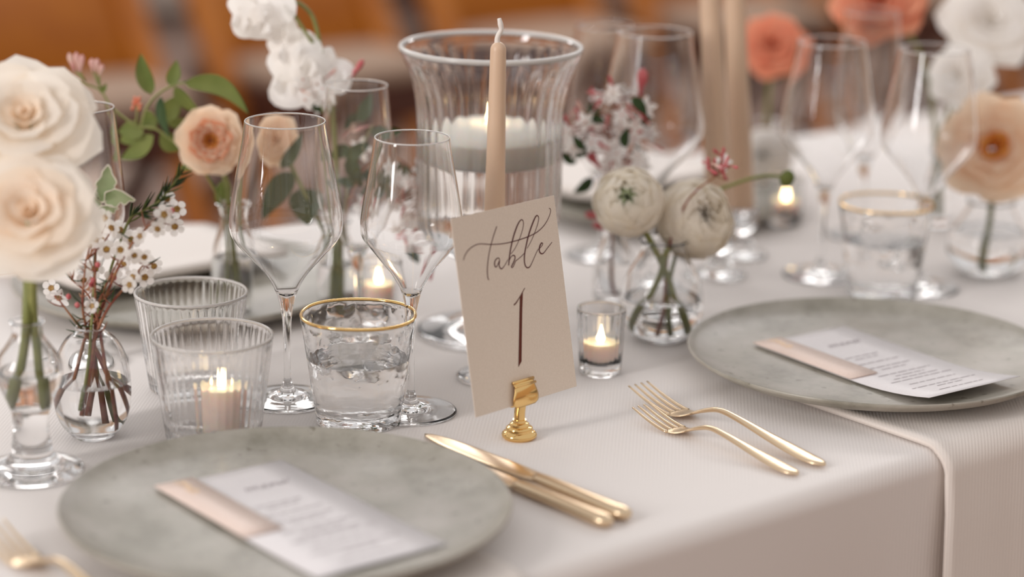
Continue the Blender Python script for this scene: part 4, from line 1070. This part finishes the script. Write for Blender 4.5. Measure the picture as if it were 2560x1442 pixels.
    root = thing('variegated_sprig', pts[0], 'grey-green sprig with cream-edged wavy leaves behind the waxflower', 'foliage')
    mesh('stem', rel(tube(pts, [.0014, .0010], 6, 5), pts[0]), M_stem, root)
    for l in (((252, 505), (270, 412), 48, 5, M_varleaf, .016, .014, .1), ((246, 528), (240, 478), 20, -4, M_varleaf, .016, .012, .6), ((248, 535), (296, 520), 34, -8, M_varleaf, .016, .0, .7), ((262, 505), (338, 500), 44, -14, M_varleaf, .016, .004, .5), ((242, 540), (208, 556), 24, 4, M_varleaf, .016, .01, .4), ((246, 545), (230, 505), 30, 4, M_varleaf, .016, .02, .3)):
        leaf_part(root, y, *l, wavy=.16, edge=M_ranun)
def lathe_at(p, r):
    g = lathe([(0, r * 1.2), (r * .7, r * .7), (r, 0), (r * .6, -r * .8), (0, -r * 1.1)], 8); return ([Vector(v) + p for v in g[0]], g[1])
waxflower()

# ------------------------------------------------------------------ background: chairs, a second table
def chair(pos, ang, label, group):
    """wooden folding chair with a seat pad; local -y is the front of the seat"""
    root = thing('folding_chair', pos, label, 'chair', group); root.rotation_euler = (0, 0, ang)
    for sx in (-1, 1):
        mesh('long_leg', bar((sx * .215, -.24, 0), (sx * .215, .26, .84), .034, .058, Vector((1, 0, 0))), M_wood, root, smooth=False, bevel=.006)
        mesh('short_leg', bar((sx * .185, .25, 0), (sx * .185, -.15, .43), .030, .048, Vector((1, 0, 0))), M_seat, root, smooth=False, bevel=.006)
    mesh('stretcher', tube([(-.205, -.165, .12), (.205, -.165, .12)], .011, 10), M_wood, root)
    mesh('stretcher', tube([(-.18, .18, .08), (.18, .18, .08)], .011, 10), M_wood, root)
    def rail(z0, z1, bow):
        g = sheet(lambda u, v: Vector(((u - .5) * .43, .26 * ((z0 + (z1 - z0) * v) / .84) * 1.2 - .24 + .24 * (z0 + (z1 - z0) * v) / .84 - .03 + bow * (1 - (2 * u - 1) ** 2), z0 + (z1 - z0) * v)), 8, 2)
        return mesh('back_rail', g, M_wood, root, solid=.018)
    rail(.44, .86, .03)
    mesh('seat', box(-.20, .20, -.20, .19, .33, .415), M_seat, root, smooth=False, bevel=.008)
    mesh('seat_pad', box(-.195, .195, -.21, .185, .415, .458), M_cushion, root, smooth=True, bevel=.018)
    return root
A40 = radians(40)
CH = ['behind the cream roses', 'behind the peach rose', 'behind the footed candle vase', 'behind the jasmine sprig', 'behind the coral flower', 'behind the far champagne flute']
for k in range(6):
    c = Vector((-.43, 5.08, 0)) + E_ * (.60 * (k - 1))
    chair(c, A40, 'amber wooden folding chair with a beige pad, ' + CH[k], 'folding chairs facing the table')
for k in range(6):
    c = Vector((-1.2, 7.1, 0)) + E_ * (.62 * (k + 2))
    chair(c, A40 + pi, 'amber wooden folding chair drawn up to the second linen table', 'folding chairs at the second table')
def back_table(t0, t1, n0, n1, label):
    root = thing('linen_covered_table', T((t0 + t1) / 2, (n0 + n1) / 2, -TZ), label, 'table')
    o = root.location
    prof = [(n0 + .02, -.70), (n0 + .004, -.3), (n0, -.02), (n0 - .01, -.004), (n0 - .03, 0), (n1 + .03, 0), (n1 + .01, -.004), (n1, -.02), (n1 - .004, -.3), (n1 - .02, -.70)]
    vs_, fs = [], []; K = 80
    for i in range(K + 1):
        t = t0 + (t1 - t0) * i / K
        for j, (n, z) in enumerate(prof):
            k = 1 if n > (n0 + n1) / 2 else -1; vs_.append(T(t, n + k * max(0, -z - .1) * .05 * sin(t * 16), z) - o)
    m_ = len(prof)
    for i in range(K):
        for j in range(m_ - 1): fs.append((i * m_ + j, (i + 1) * m_ + j, (i + 1) * m_ + j + 1, i * m_ + j + 1))
    mesh('table_linen', (vs_, fs), M_backcloth, root)
    for t in (t0 + .3, t1 - .3):
        for n in (n0 - .15, n1 + .15):
            mesh('leg', bar(T(t, n, -TZ) - o, T(t, n, -.02) - o, .06, .06, Vector((0, 1, 0))), M_darkwood, root, smooth=False)
back_table(2.0, 10.5, -7.6, -8.6, 'second long table under plain linen in the background')

def cocktail_table(P):
    root = thing('cocktail_table', P, 'tall cocktail table wrapped in pale linen behind the cream roses', 'table')
    pr = [(0, 1.06), (.36, 1.06), (.375, 1.05)] + sm2([(.37, 1.02), (.25, .82), (.165, .62), (.12, .47), (.08, .32), (.062, .22), (.09, .09), (.15, .0)], 5)
    mesh('linen_wrap', lathe(pr, 60, lambda a, z: 1 + .10 * sin(9 * a) * min(1, max(0, (1.0 - z) * 3))), M_linenwrap, root)
    mesh('base', lathe([(0, .05), (.04, .05), (.12, .012), (.12, 0), (0, 0)], 32), M_darkwood, root, sharp=40)
cocktail_table(Vector((-1.02, 5.80, 0)))
